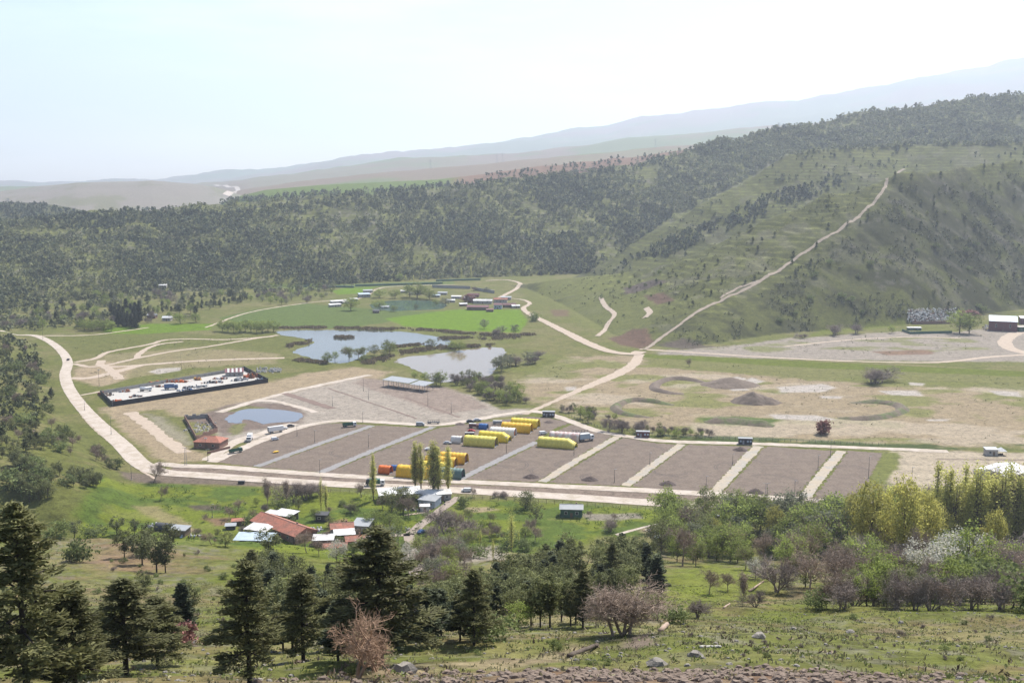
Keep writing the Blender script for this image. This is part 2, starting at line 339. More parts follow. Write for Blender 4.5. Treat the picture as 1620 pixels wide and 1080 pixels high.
for q in ([(1228, 612), (1300, 607), (1325, 613), (1300, 620), (1235, 621)], [(1215, 655), (1290, 657), (1325, 663), (1300, 666), (1225, 662)], [(1165, 608), (1190, 597), (1210, 603), (1190, 608)], [(1145, 600), (1165, 595), (1180, 598), (1170, 604)],
          [(1390, 618), (1450, 617), (1460, 626), (1410, 625)], [(1295, 626), (1335, 627), (1330, 630), (1300, 630)], [(1440, 605), (1465, 606), (1460, 610), (1440, 609)], [(1560, 617), (1610, 620), (1620, 628), (1580, 625)], [(1465, 663), (1510, 662), (1500, 666), (1470, 666)], [(895, 612), (912, 611), (912, 616), (898, 618)], [(1155, 614), (1180, 612), (1185, 618), (1160, 618)]):
    cover(q, C_salt, 1.5, .95, 2)
cover([(950, 690), (1050, 688), (1230, 692), (1400, 703), (1720, 702), (1720, 714), (1500, 712), (1250, 702), (1000, 697)], C_dgreen, 2, .9, 3, (12, .35, .5))
cover([(1100, 662), (1160, 658), (1240, 664), (1200, 674), (1120, 670)], C_dgreen*1.6, 3, .9, 3)
# -- site surroundings
cover([(160, 645), (290, 620), (430, 604), (480, 590), (560, 581), (620, 588), (600, 598), (540, 606), (380, 640), (330, 650), (300, 658), (230, 660), (280, 690), (320, 712), (330, 725), (280, 735), (245, 725), (200, 690)], C_tan*.98, 4, .95, 5)
cover([(210, 650), (260, 648), (320, 690), (320, 715), (300, 712), (260, 685)], C_mead, 4, .8, 4)
cover([(230, 655), (260, 660), (310, 700), (290, 705), (250, 680)], C_grey*1.1, 4, .6, 4)
cover([(360, 642), (390, 636), (570, 597), (640, 608), (700, 612), (745, 625), (790, 648), (840, 645), (830, 655), (700, 672), (540, 665), (470, 680), (400, 700), (350, 700), (335, 680), (345, 655)], C_grey*1.15, 3, 1, 3)
cover([(290, 665), (360, 640), (400, 637), (470, 640), (485, 655), (470, 672), (400, 680), (350, 690), (340, 672)], C_mud, 3, 1, 3)
cover([(345, 650), (380, 640), (420, 645), (400, 652)], C_olive*1.2, 2, .7, 3); cover([(365, 672), (385, 670), (380, 686), (365, 688)], C_olive*1.3, 2, .7, 3)
cover([(575, 597), (640, 606), (710, 613), (745, 628), (770, 645), (700, 655), (600, 620), (560, 606)], C_mud*1.35, 3, .8, 3)
# -- left dirt tracks
cover([(118, 572), (160, 562), (230, 552), (330, 545), (440, 560), (440, 575), (300, 582), (200, 600), (150, 612), (115, 600)], C_tan, 3, .45, 6)
cover([(118, 585), (170, 572), (205, 585), (200, 600), (160, 612), (118, 600)], C_tan, 3, .9, 3)
cover([(235, 588), (250, 583), (285, 581), (285, 586), (250, 592)], C_salt, 1, .9, 1)
cover([(95, 535), (200, 520), (330, 530), (440, 528), (470, 545), (440, 558), (300, 550), (150, 562), (120, 560)], C_mead*.95, 5, .8, 6)
# -- fields
cover([(345, 503), (400, 490), (480, 480), (540, 485), (640, 492), (700, 492), (600, 512), (520, 520), (430, 515), (380, 512)], C_wheat2, 2, 1, 2)
cover([(608, 504), (690, 493), (730, 489), (822, 490), (835, 508), (822, 526), (740, 523), (640, 516)], C_wheat*1.15, 2, 1, 2)
cover([(525, 460), (560, 452), (600, 452), (570, 464), (535, 466)], C_wheat*1.1, 2, 1, 2)
cover([(400, 448), (560, 448), (720, 444), (720, 450), (560, 456), (400, 456)], C_wheat2*1.05, 2, .8, 3)
cover([(160, 520), (240, 512), (340, 512), (330, 522), (230, 528), (170, 528)], C_wheat*1.05, 2, .9, 2)
cover([(20, 500), (200, 478), (420, 460), (420, 475), (200, 500), (30, 520)], C_mead, 6, .7, 8, (40, .4, .6))
# -- village meadow
cover([(150, 752), (250, 762), (420, 772), (700, 786), (1060, 806), (1120, 820), (1060, 840), (960, 850), (860, 875), (700, 895), (420, 870), (200, 858), (120, 830)], C_lush*1.05, 4, 1, 5)
cover([(150, 752), (250, 762), (420, 772), (700, 786), (1060, 806), (1060, 840), (960, 850), (860, 875), (700, 895), (420, 870), (200, 858), (120, 830)], C_dgreen*1.5, 4, .75, 5, (11, .48, .6))
cover([(150, 752), (250, 762), (700, 786), (1060, 806), (960, 850), (700, 895), (200, 858)], C_mead*1.35, 4, .6, 5, (16, .55, .66))
cover([(920, 812), (1010, 812), (1020, 820), (930, 824)], C_grey*.9, 1.5, .9, 1.5); cover([(735, 803), (770, 802), (790, 806), (760, 810), (740, 810)], C_tan, 1.5, .9, 2)
for q, c in (([(300, 800), (345, 798), (350, 806), (310, 806)], C_mud*.5), ([(320, 820), (360, 818), (375, 830), (340, 832)], C_brown), ([(270, 828), (300, 826), (310, 840), (280, 842)], C_tan), ([(520, 826), (545, 820), (560, 832), (520, 845)], C_brown*1.2),
             ([(210, 800), (250, 800), (300, 830), (280, 840), (240, 820)], C_dry*1.2), ([(190, 745), (250, 750), (420, 760), (560, 766), (560, 770), (400, 768), (230, 764), (195, 757)], C_mud*.9), ([(640, 860), (690, 850), (700, 880), (670, 910), (640, 900)], C_grey*.9),
             ([(720, 868), (790, 862), (800, 885), (730, 890)], C_grey), ([(1010, 835), (1060, 828), (1070, 840), (1030, 850)], C_tan*.9)):
    cover(q, c, 2, .9, 2)
# site south strips
cover([(270, 735), (400, 745), (700, 764), (1000, 777), (1250, 792), (1430, 803), (1720, 820), (1720, 840), (1400, 822), (1250, 808), (1000, 792), (700, 778), (400, 760), (270, 750)], C_mud*1.2, 1.5, .95, 2)
cover([(1405, 712), (1500, 714), (1720, 716), (1720, 830), (1420, 790), (1400, 760)], C_pale*.97, 3, .95, 4)
cover([(1395, 716), (1422, 714), (1420, 740), (1400, 765), (1370, 765)], C_olive*1.2, 1.5, 1, 3)
cover([(1480, 725), (1720, 727), (1720, 729), (1480, 727)], C_mud, .8, .8, .5)
# -- hill A details
cover([(880, 480), (935, 455), (1000, 440), (1060, 440), (1050, 480), (1010, 530), (960, 530), (920, 510)], C_olive*1.25, 6, .6, 8)
cover([(985, 455), (1020, 445), (1060, 445), (1030, 455), (990, 466)], C_mud*.5, 2, 1, 3); cover([(1020, 468), (1050, 462), (1065, 475), (1040, 482)], C_brown*.6, 2, 1, 3); cover([(870, 490), (900, 490), (900, 500), (875, 500)], C_brown*.75, 2, .8, 3)
cover([(960, 535), (1000, 520), (1020, 520), (1035, 540), (1015, 552), (980, 545)], C_brown*.65, 2, 1, 3); cover([(1040, 545), (1080, 535), (1130, 548), (1080, 553)], C_mud*.55, 3, .9, 4)
cover([(1100, 545), (1060, 520), (1180, 470), (1260, 440), (1400, 490), (1500, 500), (1430, 515), (1240, 527)], C_scrub*.55, 6, .7, 10, (16, .40, .54))
cover([(1290, 420), (1420, 290), (1500, 275), (1700, 265), (1700, 480), (1500, 500), (1400, 460)], C_scrub*.5, 12, .85, 20, (22, .36, .52))
cover([(1290, 420), (1420, 290), (1500, 275), (1700, 265), (1700, 480), (1500, 500), (1400, 460)], C_rock*.85, 12, .4, 20, (9, .6, .68))
cover([(860, 440), (1000, 430), (1000, 445), (900, 470), (850, 470)], C_mead*1.1, 6, .8, 10)
cover([(1115, 245), (1180, 240), (1200, 248), (1130, 256)], C_mead*1.3, 6, .8, 10)
cover([(1250, 540), (1300, 522), (1430, 505), (1430, 515), (1300, 530)], C_lush*.9, 3, .7, 5)
ter = (((HID == 3) | (HID == 4))*sstep(8, 30, Z)).astype(float)+.7*(HID == 5)*sstep(8, 30, Z)
pA = ground([1290, 1420, 1500, 1700, 1700, 1500, 1400, 1240, 1100, 1180], [420, 290, 275, 265, 480, 500, 520, 530, 555, 470])[:, :2]
ter *= 1-.9*sstep(-15, 15, sdpoly(XX, YY, pA))
# foreground earth bank
bankm = sstep(50.5, 46, YY+(nB-.5)*6)*sstep(30, 34, YY)*sstep(-5, 0, XX+(nB-.5)*5)*sstep(19, 14, XX+(nB-.5)*4); mixc(bankm, C_brown*.95, .9); mixc(bankm*sstep(.5, .6, fbm(XX, YY, .8, 3, 171)), C_tan*.9, .7)
cover([(560, 1062), (640, 1052), (680, 1058), (640, 1078)], C_tan*.8, 1, .8, 1); cover([(420, 1075), (620, 1068), (640, 1090), (400, 1095)], C_tan*.8, .8, .7, 1.2, (1.6, .4, .6))
cover([(700, 1050), (800, 1058), (880, 1045), (940, 1022), (900, 1018), (800, 1040)], C_tan*.85, .6, .7, .9); cover([(1000, 1005), (1040, 1000), (1030, 1020), (990, 1024)], C_mud, .8, .9, 1)
cover([(830, 1010), (1200, 985), (1620, 970), (1620, 1040), (1200, 1060), (830, 1060)], C_mead*1.1, 3, .4, 5, (7, .48, .6))
cover([(1020, 920), (1110, 890), (1200, 900), (1230, 940), (1130, 960), (1050, 960)], C_lush*1.0, 5, .8, 5); cover([(1180, 965), (1290, 945), (1620, 960), (1620, 972), (1300, 975), (1200, 980)], C_lush*.9, 2, .6, 3)
cover([(130, 870), (200, 858), (300, 870), (260, 900), (220, 910), (140, 900)], C_brown*1.15, 5, .55, 6); cover([(380, 870), (560, 880), (560, 930), (450, 960), (330, 930)], C_lush*.9, 6, .7, 8)
cover([(290, 960), (330, 940), (420, 960), (420, 1010), (300, 1010)], C_lush*.8, 4, .6, 5)
lum = Cc@np.array([.3, .55, .15]); Cc = np.clip((lum[..., None]+(Cc-lum[..., None])*1.16)*.57, .005, 1)
def ground_mat():
    m = bpy.data.materials.new('ground'); m.use_nodes = True; N = m.node_tree.nodes; L = m.node_tree.links; b = N['Principled BSDF']
    b.inputs['Roughness'].default_value = .95; b.inputs['Specular IOR Level'].default_value = .1
    a = N.new('ShaderNodeAttribute'); a.attribute_name = 'Col'; t = N.new('ShaderNodeAttribute'); t.attribute_name = 'ter'
    g = N.new('ShaderNodeNewGeometry')
    def noise(sc, det=4, r=.65):
        n = N.new('ShaderNodeTexNoise'); n.inputs['Scale'].default_value = sc; n.inputs['Detail'].default_value = det; n.inputs['Roughness'].default_value = r; L.new(g.outputs['Position'], n.inputs['Vector']); return n.outputs[0]
    def mr(src, a0, a1, b0, b1):
        q = N.new('ShaderNodeMapRange'); q.inputs[1].default_value = a0; q.inputs[2].default_value = a1; q.inputs[3].default_value = b0; q.inputs[4].default_value = b1; L.new(src, q.inputs[0]); return q.outputs[0]
    def mul(x, y):
        q = N.new('ShaderNodeMath'); q.operation = 'MULTIPLY'; L.new(x, q.inputs[0]); L.new(y, q.inputs[1]); return q.outputs[0]
    n1 = noise(.9, 6, .75); n2 = noise(.12, 5)
    v = mul(mul(mr(n1, .3, .7, .62, 1.38), mr(n2, .3, .7, .8, 1.2)), mul(mr(noise(.33, 8, .7), .5, .6, 1.08, .74), mr(noise(3.2, 4, .7), .3, .7, .8, 1.2)))
    # planting terraces follow the contour lines
    sx = N.new('ShaderNodeSeparateXYZ'); L.new(g.outputs['Position'], sx.inputs[0])
    nd = noise(.02, 3); ma = N.new('ShaderNodeMath'); ma.operation = 'MULTIPLY_ADD'; L.new(nd, ma.inputs[0]); ma.inputs[1].default_value = 9.; L.new(sx.outputs[2], ma.inputs[2])
    fr = N.new('ShaderNodeMath'); fr.operation = 'PINGPONG'; L.new(ma.outputs[0], fr.inputs[0]); fr.inputs[1].default_value = 2.6
    band = mr(fr.outputs[0], 1.5, 2.3, 0, 1); br = mr(noise(.05, 4), .42, .55, 0, 1); bm = mul(mul(band, br), t.outputs['Fac'])
    q = mr(bm, 0, 1, .88, 1.5); v = mul(v, q)
    h = N.new('ShaderNodeHueSaturation'); L.new(a.outputs['Color'], h.inputs['Color']); L.new(v, h.inputs['Value']); L.new(h.outputs[0], b.inputs['Base Color'])
    bp = N.new('ShaderNodeBump'); bp.inputs['Strength'].default_value = .6; bp.inputs['Distance'].default_value = .35; L.new(n1, bp.inputs['Height']); L.new(bp.outputs[0], b.inputs['Normal'])
    return m
def terrain():
    V = np.stack([XX, YY, Z], -1).reshape(-1, 3); idx = np.arange(NY*NU).reshape(NY, NU)
    Fq = np.stack([idx[:-1, :-1], idx[:-1, 1:], idx[1:, 1:], idx[1:, :-1]], -1).reshape(-1, 4)
    col = np.concatenate([Cc.reshape(-1, 3), np.ones((NY*NU, 1))], 1)
    o = npmesh('terrain', V, Fq, ground_mat(), None, {'Col': ('FLOAT_COLOR', col), 'ter': ('FLOAT', ter.ravel())}, True)
    kindof(o, 'structure')
terrain()
# ------------------------------------------------------------------ haze
hm = bpy.data.materials.new('haze'); hm.use_nodes = True; hn = hm.node_tree.nodes; hn.remove(hn['Principled BSDF'])
pv = hn.new('ShaderNodeVolumePrincipled'); pv.inputs['Density'].default_value = .000096; pv.inputs['Color'].default_value = (.76, .85, 1, 1); pv.inputs['Anisotropy'].default_value = .35
hm.node_tree.links.new(pv.outputs[0], hn['Material Output'].inputs['Volume'])
kindof(MB().box(0, 8000, -65, 26000, 18500, 1900).build('haze', hm), 'stuff')
# ------------------------------------------------------------------ roads, plots, water
def cat_rom(P, step=3.):
    P = [np.array(p, float) for p in P]; P = [2*P[0]-P[1]]+P+[2*P[-1]-P[-2]]; out = []
    for i in range(1, len(P)-2):
        a, b, c, d = P[i-1:i+3]; n = max(2, int(np.linalg.norm(c-b)/step))
        for t in np.arange(n)/n: out.append(.5*((2*b)+(c-a)*t+(2*a-5*b+4*c-d)*t*t+(3*b-a-3*c+d)*t**3))
    out.append(P[-2]); return np.array(out)
def ribbon(name, pix, width, off, m, across=3, step=3., rag=.35, seed=0, world=None, sm=0):
    P = np.array(world) if world is not None else ground([p[0] for p in pix], [p[1] for p in pix])[:, :2]
    C = cat_rom(P, step)
    if sm:
        for _ in range(3): C = np.column_stack([np.convolve(np.pad(C[:, k], sm, 'edge'), np.ones(2*sm+1)/(2*sm+1), 'valid') for k in (0, 1)])
    T = np.gradient(C, axis=0); T /= np.linalg.norm(T, axis=1)[:, None]+1e-9; Nn = np.stack([-T[:, 1], T[:, 0]], 1)
    w = np.interp(np.arange(len(C)), np.linspace(0, len(C)-1, len(width)), width) if hasattr(width, '__len__') else np.full(len(C), width)
    rs = np.random.RandomState(seed); V = []
    for k in range(across+1):
        s = (k/across-.5)*w
        if k in (0, across): s = s+(rs.rand(len(C))-.5)*rag*2
        p = C+Nn*s[:, None]; V.append(np.column_stack([p, hz(p[:, 0], p[:, 1])+off]))
    V = np.stack(V, 1).reshape(-1, 3); idx = np.arange(len(C)*(across+1)).reshape(len(C), across+1)
    Fq = np.stack([idx[:-1, :-1], idx[:-1, 1:], idx[1:, 1:], idx[1:, :-1]], -1).reshape(-1, 4)
    a = Fq[0]; nrm = np.cross(V[a[1]]-V[a[0]], V[a[2]]-V[a[1]])
    if nrm[2] < 0: Fq = Fq[:, ::-1]
    return npmesh(name, V, Fq, m)
def sheet(name, pix, z, m, rag=.5, seed=0, step=3., smooth=False):
    P = [np.array(flo(a, b)) for a, b in pix]
    if smooth: C = cat_rom(P+[P[0]], step)[:-1]
    else:
        C = []
        for i, a in enumerate(P):
            b = P[(i+1) % len(P)]; n = max(1, int(np.linalg.norm(b-a)/step)); C += [a+(b-a)*t/n for t in range(n)]
        C = np.array(C)
    C = C+(np.random.RandomState(seed).rand(*C.shape)-.5)*2*rag
    ar = np.sum(C[:, 0]*np.roll(C[:, 1], -1)-np.roll(C[:, 0], -1)*C[:, 1])
    if ar < 0: C = C[::-1]
    mb = MB(); mb.add([(x, y, z) for x, y in C], [tuple(range(len(C)))]); return mb.build(name, m)
st = lambda o: kindof(o, 'structure')
m_plot = mat('plot_gravel', (.114, .086, .066), .95, .32, .8, bump=.5, c2=(.136, .104, .079))
m_conc = mat('concrete_road', (.385, .33, .28), .9, .16, .7, c2=(.32, .27, .215))
m_track = mat('dirt_track', (.33, .265, .205), .95, .18, .4)
m_trackr = mat('hill_track', (.24, .195, .15), .95, .2, .3)
m_aisg = mat('aisle_grey', (.20, .19, .185), .9, .15, .6)
m_aist = mat('aisle_tan', (.31, .26, .195), .9, .15, .6, c2=(.27, .245, .21))
m_yard = mat('yard_gravel', (.30, .262, .228), .95, .15, .25, c2=(.24, .21, .18))
plots = [[(340, 731), (398, 738), (582, 672.5), (545, 668.5), (500, 672), (430, 691)], [(412, 739), (503, 746.5), (676, 677), (598, 673)],
         [(514, 748), (719, 757), (840, 701), (880, 676), (905, 668), (865, 661), (835, 659), (780, 666), (693, 677)], [(737, 758), (848, 762), (968, 690), (905, 671), (885, 680), (858, 699)],
         [(868, 763), (980, 768.5), (1070, 703), (1040, 701), (985, 692)], [(1000, 769.5), (1118, 779), (1189, 706), (1088, 703)], [(1143, 780), (1257, 788), (1319, 713), (1212, 706)], [(1285, 791), (1340, 795), (1372, 763), (1396, 716), (1342, 713)]]
for i, p in enumerate(plots): st(sheet('gravel_plot', p, .05, m_plot, .9, i, 1.6))
for i, (a, b, m, w) in enumerate([((406, 738), (589, 673), m_aisg, 4.5), ((508, 747), (685, 675), m_aisg, 4.5), ((728, 757.5), (849, 699), m_aisg, 4.2), ((858, 762), (977, 690.5), m_aist, 4.6), ((990, 768.5), (1079, 702.5), m_aist, 4.8), ((1130, 779.5), (1200, 705.5), m_aist, 5.5), ((1271, 789), (1331, 713), m_aist, 5.5)]):
    st(ribbon('site_aisle', [a, ((a[0]+b[0])/2, b[1]+(a[1]-b[1])*.486), b], w, .09, m, 2, 1.5, .55, i))
st(ribbon('perimeter_road', [(335, 731), (372, 714), (420, 694), (470, 677), (520, 667), (560, 665.5), (620, 669), (690, 672), (745, 665), (800, 655), (850, 651), (893, 663), (940, 680), (985, 689), (1060, 698), (1200, 702), (1330, 707), (1410, 710), (1500, 714)], 6.5, .12, m_conc, 3, 3, .5, 3))
st(ribbon('perimeter_road', [(245, 733), (290, 737), (340, 738), (430, 745), (600, 756), (760, 763), (900, 770), (1050, 777), (1180, 785), (1300, 793), (1400, 799), (1620, 812), (1800, 822)], [7, 7, 7, 7, 8, 8, 8, 8], .12, m_conc, 3, 3, .4, 4))
st(ribbon('main_road', [(-10, 522), (45, 530), (72, 537), (95, 553), (107, 572), (103, 592), (108, 612), (122, 634), (145, 660), (172, 685), (197, 708), (216, 728), (236, 741), (265, 748), (310, 751), (400, 757.5), (500, 764), (600, 769), (700, 774), (800, 780), (900, 786), (1000, 793), (1100, 800), (1250, 812), (1400, 824), (1620, 842)], [7, 7, 7.5, 8, 8.5, 9, 10, 10, 10, 10, 10, 10], .16, m_conc, 3, 3, .15, 5))
st(ribbon('shoulder_track', [(128, 655), (150, 680), (190, 712), (215, 738), (245, 757)], 1.2, .1, m_track, 1, 3, .4, 6))
T = lambda pix, w, off=.07, m=m_track, rag=.7, s=0: st(ribbon('dirt_track', pix, w, off, m, 3, 4, rag, s, None, 7 if s == 22 else 0))
T([(118, 573), (150, 567), (175, 556), (235, 545), (260, 538), (300, 536), (360, 537), (432, 532)], 5, .06, s=1)
T([(118, 575), (140, 580), (170, 577), (215, 567), (270, 556), (330, 548), (400, 536), (440, 530)], 5, .065, s=2)
T([(215, 567), (226, 555), (250, 545), (290, 540)], 5, .07, s=3)
T([(160, 570), (160, 578), (185, 580), (240, 576), (310, 571), (380, 568), (450, 566)], 7, .075, s=4)
T([(112, 598), (140, 598), (175, 590), (220, 578)], 9, .08, s=5)
T([(190, 600), (180, 590), (165, 578)], 7, .085, s=6); T([(128, 625), (145, 622), (165, 618)], 4, .06, s=8)
T([(60, 531), (140, 530), (200, 523), (235, 518)], 4, .05, s=9)
T([(205, 652), (225, 665), (255, 690), (290, 716)], 8, .06, m_track, 1.2, 10)
T([(345, 652), (395, 637), (470, 617), (560, 598), (585, 593)], 6, .08, m_conc, .8, 11)
T([(400, 635), (430, 634), (470, 643), (500, 652)], 5, .085, m_conc, .6, 12)
T([(330, 728), (370, 700), (420, 684), (465, 670)], 8, .06, m_conc, .8, 13)
T([(325, 518), (395, 494), (480, 480), (560, 472)], 3.5, .05, s=14); T([(548, 478), (580, 468), (600, 456), (640, 452), (720, 450)], 4, .05, s=15)
T([(830, 655), (880, 633), (905, 622), (945, 605), (980, 590), (1004, 574), (1012, 560)], [4, 4, 6, 9, 10, 9, 8], .06, s=16)
T([(768, 444), (800, 443), (822, 448), (818, 456), (800, 466), (790, 471)], 6, .3, m_track, .5, 17); T([(790, 471), (825, 474), (838, 480), (828, 488), (840, 498), (868, 512), (900, 528), (930, 543), (965, 556), (1000, 560), (1014, 556)], [5, 5, 6, 8, 9, 10, 11, 11], .3, m_track, .6, 18)
T([(1012, 552), (1250, 567), (1420, 573), (1500, 572), (1560, 565), (1640, 560)], [6, 5, 5, 6, 6], .06, s=19); T([(1240, 548), (1350, 537), (1440, 533), (1520, 535)], 4, .05, s=20)
T([(1640, 520), (1605, 528), (1590, 540), (1600, 552), (1640, 562)], 12, .07, s=21)
T([(1014, 558), (1030, 543), (1060, 524), (1085, 507), (1102, 493), (1140, 473), (1180, 460), (1205, 445), (1250, 414), (1300, 380), (1340, 355), (1372, 330), (1392, 308), (1404, 290), (1416, 276), (1440, 269)], 3.6, .45, m_trackr, .5, 22)
T([(1140, 472), (1165, 457), (1190, 448), (1207, 442)], 3, .42, m_trackr, .4, 23)
T([(950, 470), (958, 485), (972, 497), (962, 512), (955, 524), (945, 532)], 5, .4, m_track, .5, 24); T([(1022, 487), (1028, 495), (1020, 503)], 6, .4, m_track, .5, 25)
T([(660, 915), (648, 890), (650, 862), (648, 845), (672, 825), (690, 812), (708, 798), (725, 786)], 4.5, .12, mat('lane', (.25, .205, .17), .95, .2, .5), .5, 26)
T([(520, 855), (580, 850), (648, 845)], 4, .12, MATS['lane'], .6, 27); T([(975, 846), (1010, 836), (1055, 826)], 1.8, .1, m_conc, .2, 28)
T([(640, 815), (670, 810), (685, 803)], 1.5, .1, m_track, .4, 29)
for i, (a, b) in enumerate([((519, 614), (660, 662)), ((640, 628), (727, 660)), ((450, 622), (526, 646))]):
    st(ribbon('drain_trench', [a, ((a[0]+b[0])/2, (a[1]+b[1])/2), b], 1.5 if i < 2 else 6, .09, mat('trench_soil', (.15, .105, .085), .95, .2, .6), 2, 3, .4, 40+i))
m_tyre = mat('tyre_mark', (.088, .069, .058), .95, .25, .8)
for i, (a, b, r0, r1, t0, t1) in enumerate([(778, 742, 14, 9, .3, 5.0), (795, 735, 22, 14, -1, 1.6), (915, 735, 20, 11, 1, 4.5), (1010, 712, 24, 16, 0, 2.8), (1045, 760, 22, 12, .4, 3.0), (1060, 745, 14, 9, 3, 6), (1225, 725, 20, 13, 2, 5), (1215, 760, 24, 12, -.5, 2), (1310, 770, 16, 12, 2, 4.4), (640, 715, 24, 12, .5, 3), (560, 715, 22, 12, 3, 5.4), (450, 715, 22, 14, 0, 2.4), (950, 755, 16, 9, 2, 5), (1165, 740, 18, 12, 1, 3.4), (880, 745, 22, 14, 2.6, 4.6), (1350, 745, 14, 14, 0, 2.6)]):
    cx, cy = flo(a, b)
    for k in (0, 2.2):
        tt = np.linspace(t0, t1, 12); st(ribbon('tyre_track', None, .55, .066+.002*(k > 0), m_tyre, 1, 1.5, .12, 60+i, world=[(cx+(r0+k)*.55*math.cos(t), cy+(r1+k)*.8*math.sin(t)) for t in tt]))
st(ribbon('far_highway', [(338, 293), (360, 296), (376, 300), (370, 305), (358, 310)], 26, 2., m_conc, 2, 20, 2, 90))
# water
def water_mat(name, c, r, tint):
    m = bpy.data.materials.new(name); m.use_nodes = True; b = m.node_tree.nodes['Principled BSDF']; N = m.node_tree.nodes; L = m.node_tree.links
    b.inputs['Base Color'].default_value = lin(c); b.inputs['Roughness'].default_value = r; b.inputs['IOR'].default_value = 1.33; b.inputs['Specular IOR Level'].default_value = tint
    n = N.new('ShaderNodeTexNoise'); n.inputs['Scale'].default_value = .5; n.inputs['Detail'].default_value = 3; g = N.new('ShaderNodeNewGeometry'); L.new(g.outputs['Position'], n.inputs['Vector'])
    bp = N.new('ShaderNodeBump'); bp.inputs['Strength'].default_value = .08; bp.inputs['Distance'].default_value = .1; L.new(n.outputs[0], bp.inputs['Height']); L.new(bp.outputs[0], b.inputs['Normal']); return m
w1 = water_mat('pond_water', (.065, .072, .062), .08, .42); w2 = water_mat('muddy_water', (.17, .135, .095), .10, .35); w3 = water_mat('green_water', (.06, .10, .075), .05, .35); w4 = water_mat('puddle_water', (.10, .105, .12), .06, .55)
st(sheet('pond_water', [(436, 525), (450, 523), (499, 522), (600, 523), (650, 526), (705, 536), (715, 543), (695, 548), (656, 545), (622, 551), (600, 553), (585, 556), (570, 566), (545, 574), (519, 573), (490, 566), (465, 557), (488, 546), (497, 541), (471, 534), (445, 530)], .06, w1, 1.4, 1, 4, True))
st(sheet('pond_water', [(623, 572), (641, 565), (695, 559), (735, 553), (783, 549), (800, 556), (790, 570), (784, 585), (770, 596), (740, 600), (707, 604), (687, 603), (668, 590), (641, 578)], .06, w2, 1.3, 2, 4, True))
st(sheet('pond_water', [(584, 482), (600, 478), (622, 475.5), (660, 475), (693, 477), (706, 482), (700, 488), (680, 490), (650, 491), (620, 492), (592, 489)], .06, w3, .6, 3, 4, True))
st(sheet('puddle_water', [(352, 663), (366, 655), (391, 647), (416, 646), (440, 648), (460, 650), (478, 655), (474, 662), (465, 667), (445, 668), (428, 669.5), (414, 670.5), (402, 666), (386, 663), (381, 669), (366, 669)], .06, w4, 1.1, 4, 2.5, True))
# ------------------------------------------------------------------ earth works
m_soil = mat('dark_soil', (.075, .055, .048), .95, .3, .8, bump=.6); m_berm = mat('berm_soil', (.125, .098, .072), .95, .3, .5, bump=.8, c2=(.09, .105, .04)); m_bermb = mat('pile_soil', (.13, .10, .078), .95, .25, .5, bump=.8)
def mound(name, px, py, w, d, h, m, label, cat='soil heap', group=None, rz=0, seed=0):
    x, y = flo(px, py); n = 26; V = []; Fq = []; rs = np.random.RandomState(seed); ox = rs.rand()*99
    g = np.linspace(-1, 1, n); A, B = np.meshgrid(g, g); r = np.sqrt(A*A+B*B); e = 1-.25*(fbm(A*3+ox, B*3, 1.2, 3, seed)-.5)
    zz = h*np.clip(1-r*e, 0, 1)**.85*(.8+.5*fbm(A*4+ox, B*4, 1, 3, seed+3))-.15
    V = np.stack([A*w/2, B*d/2, zz], -1).reshape(-1, 3); idx = np.arange(n*n).reshape(n, n)
    o = npmesh(name, V, np.stack([idx[:-1, :-1], idx[:-1, 1:], idx[1:, 1:], idx[1:, :-1]], -1).reshape(-1, 4), m, None, None, True)
    o.location = (x, y, 0); o.rotation_euler.z = rz; return tag(o, label, cat, group)
for i, (a, b, t) in enumerate([(840, 755, 'dark soil heap at the near end of the plot left of the first tan aisle'), (933, 759, 'dark soil heap in the near corner of the plot between the first two tan aisles'), (1056, 766, 'dark soil heap at the near end of the plot left of the third tan aisle'),
                              (1195, 779, 'dark soil heap at the near end of the plot between the last two tan aisles'), (1171, 712, 'dark soil heap beside the farthest right dark site cabin'), (868, 668, 'low dark soil heap between the top yellow tents and the perimeter road'), (728, 671, 'low dark soil heap left of the maroon truck')]):
    mound('soil_heap', a, b, 9 if i < 5 else 7, 7, 2.1 if i < 5 else 1.2, m_soil, t, group='soil heaps on the gravel plots', seed=i)
mound('earth_pile', 1190, 636, 28, 22, 7.5, m_bermb, 'tall pointed brown earth pile in the middle of the dry flat', 'earth pile', 'earth piles on the dry flat', seed=21)
mound('earth_pile', 1213, 637, 20, 16, 4.5, m_bermb, 'low reddish earth pile leaning against the tall pointed pile', 'earth pile', 'earth piles on the dry flat', seed=22)
mound('earth_pile', 1155, 609, 42, 30, 5.5, m_bermb, 'long brown earth pile behind the pointed pile, beside a white salt pan', 'earth pile', 'earth piles on the dry flat', seed=23)
def berm(pix, w, h, label, m=m_berm, seed=0):
    P = [flo(a, b) for a, b in pix]; C = cat_rom(P, 2.5); Tn = np.gradient(C, axis=0); Tn /= np.linalg.norm(Tn, axis=1)[:, None]; Nn = np.stack([-Tn[:, 1], Tn[:, 0]], 1)
    prof = np.linspace(-1, 1, 9); t = np.linspace(0, 1, len(C)); env = np.clip(np.minimum(t, 1-t)*6, .05, 1)**.6; V = []
    for s in prof:
        p = C+Nn*(s*w/2*(.6+.4*env))[:, None]; z = h*env*(1-abs(s)**1.4)*(.7+.6*fbm(p[:, 0], p[:, 1], 5, 3, seed))-.12; V.append(np.column_stack([p, z]))
    V = np.stack(V, 1).reshape(-1, 3); idx = np.arange(len(C)*9).reshape(-1, 9); Fq = np.stack([idx[:-1, :-1], idx[:-1, 1:], idx[1:, 1:], idx[1:, :-1]], -1).reshape(-1, 4)
    return tag(npmesh('earth_berm', V, Fq[:, ::-1], m, None, None, True), label, 'berm', 'curved earth berms on the dry flat')
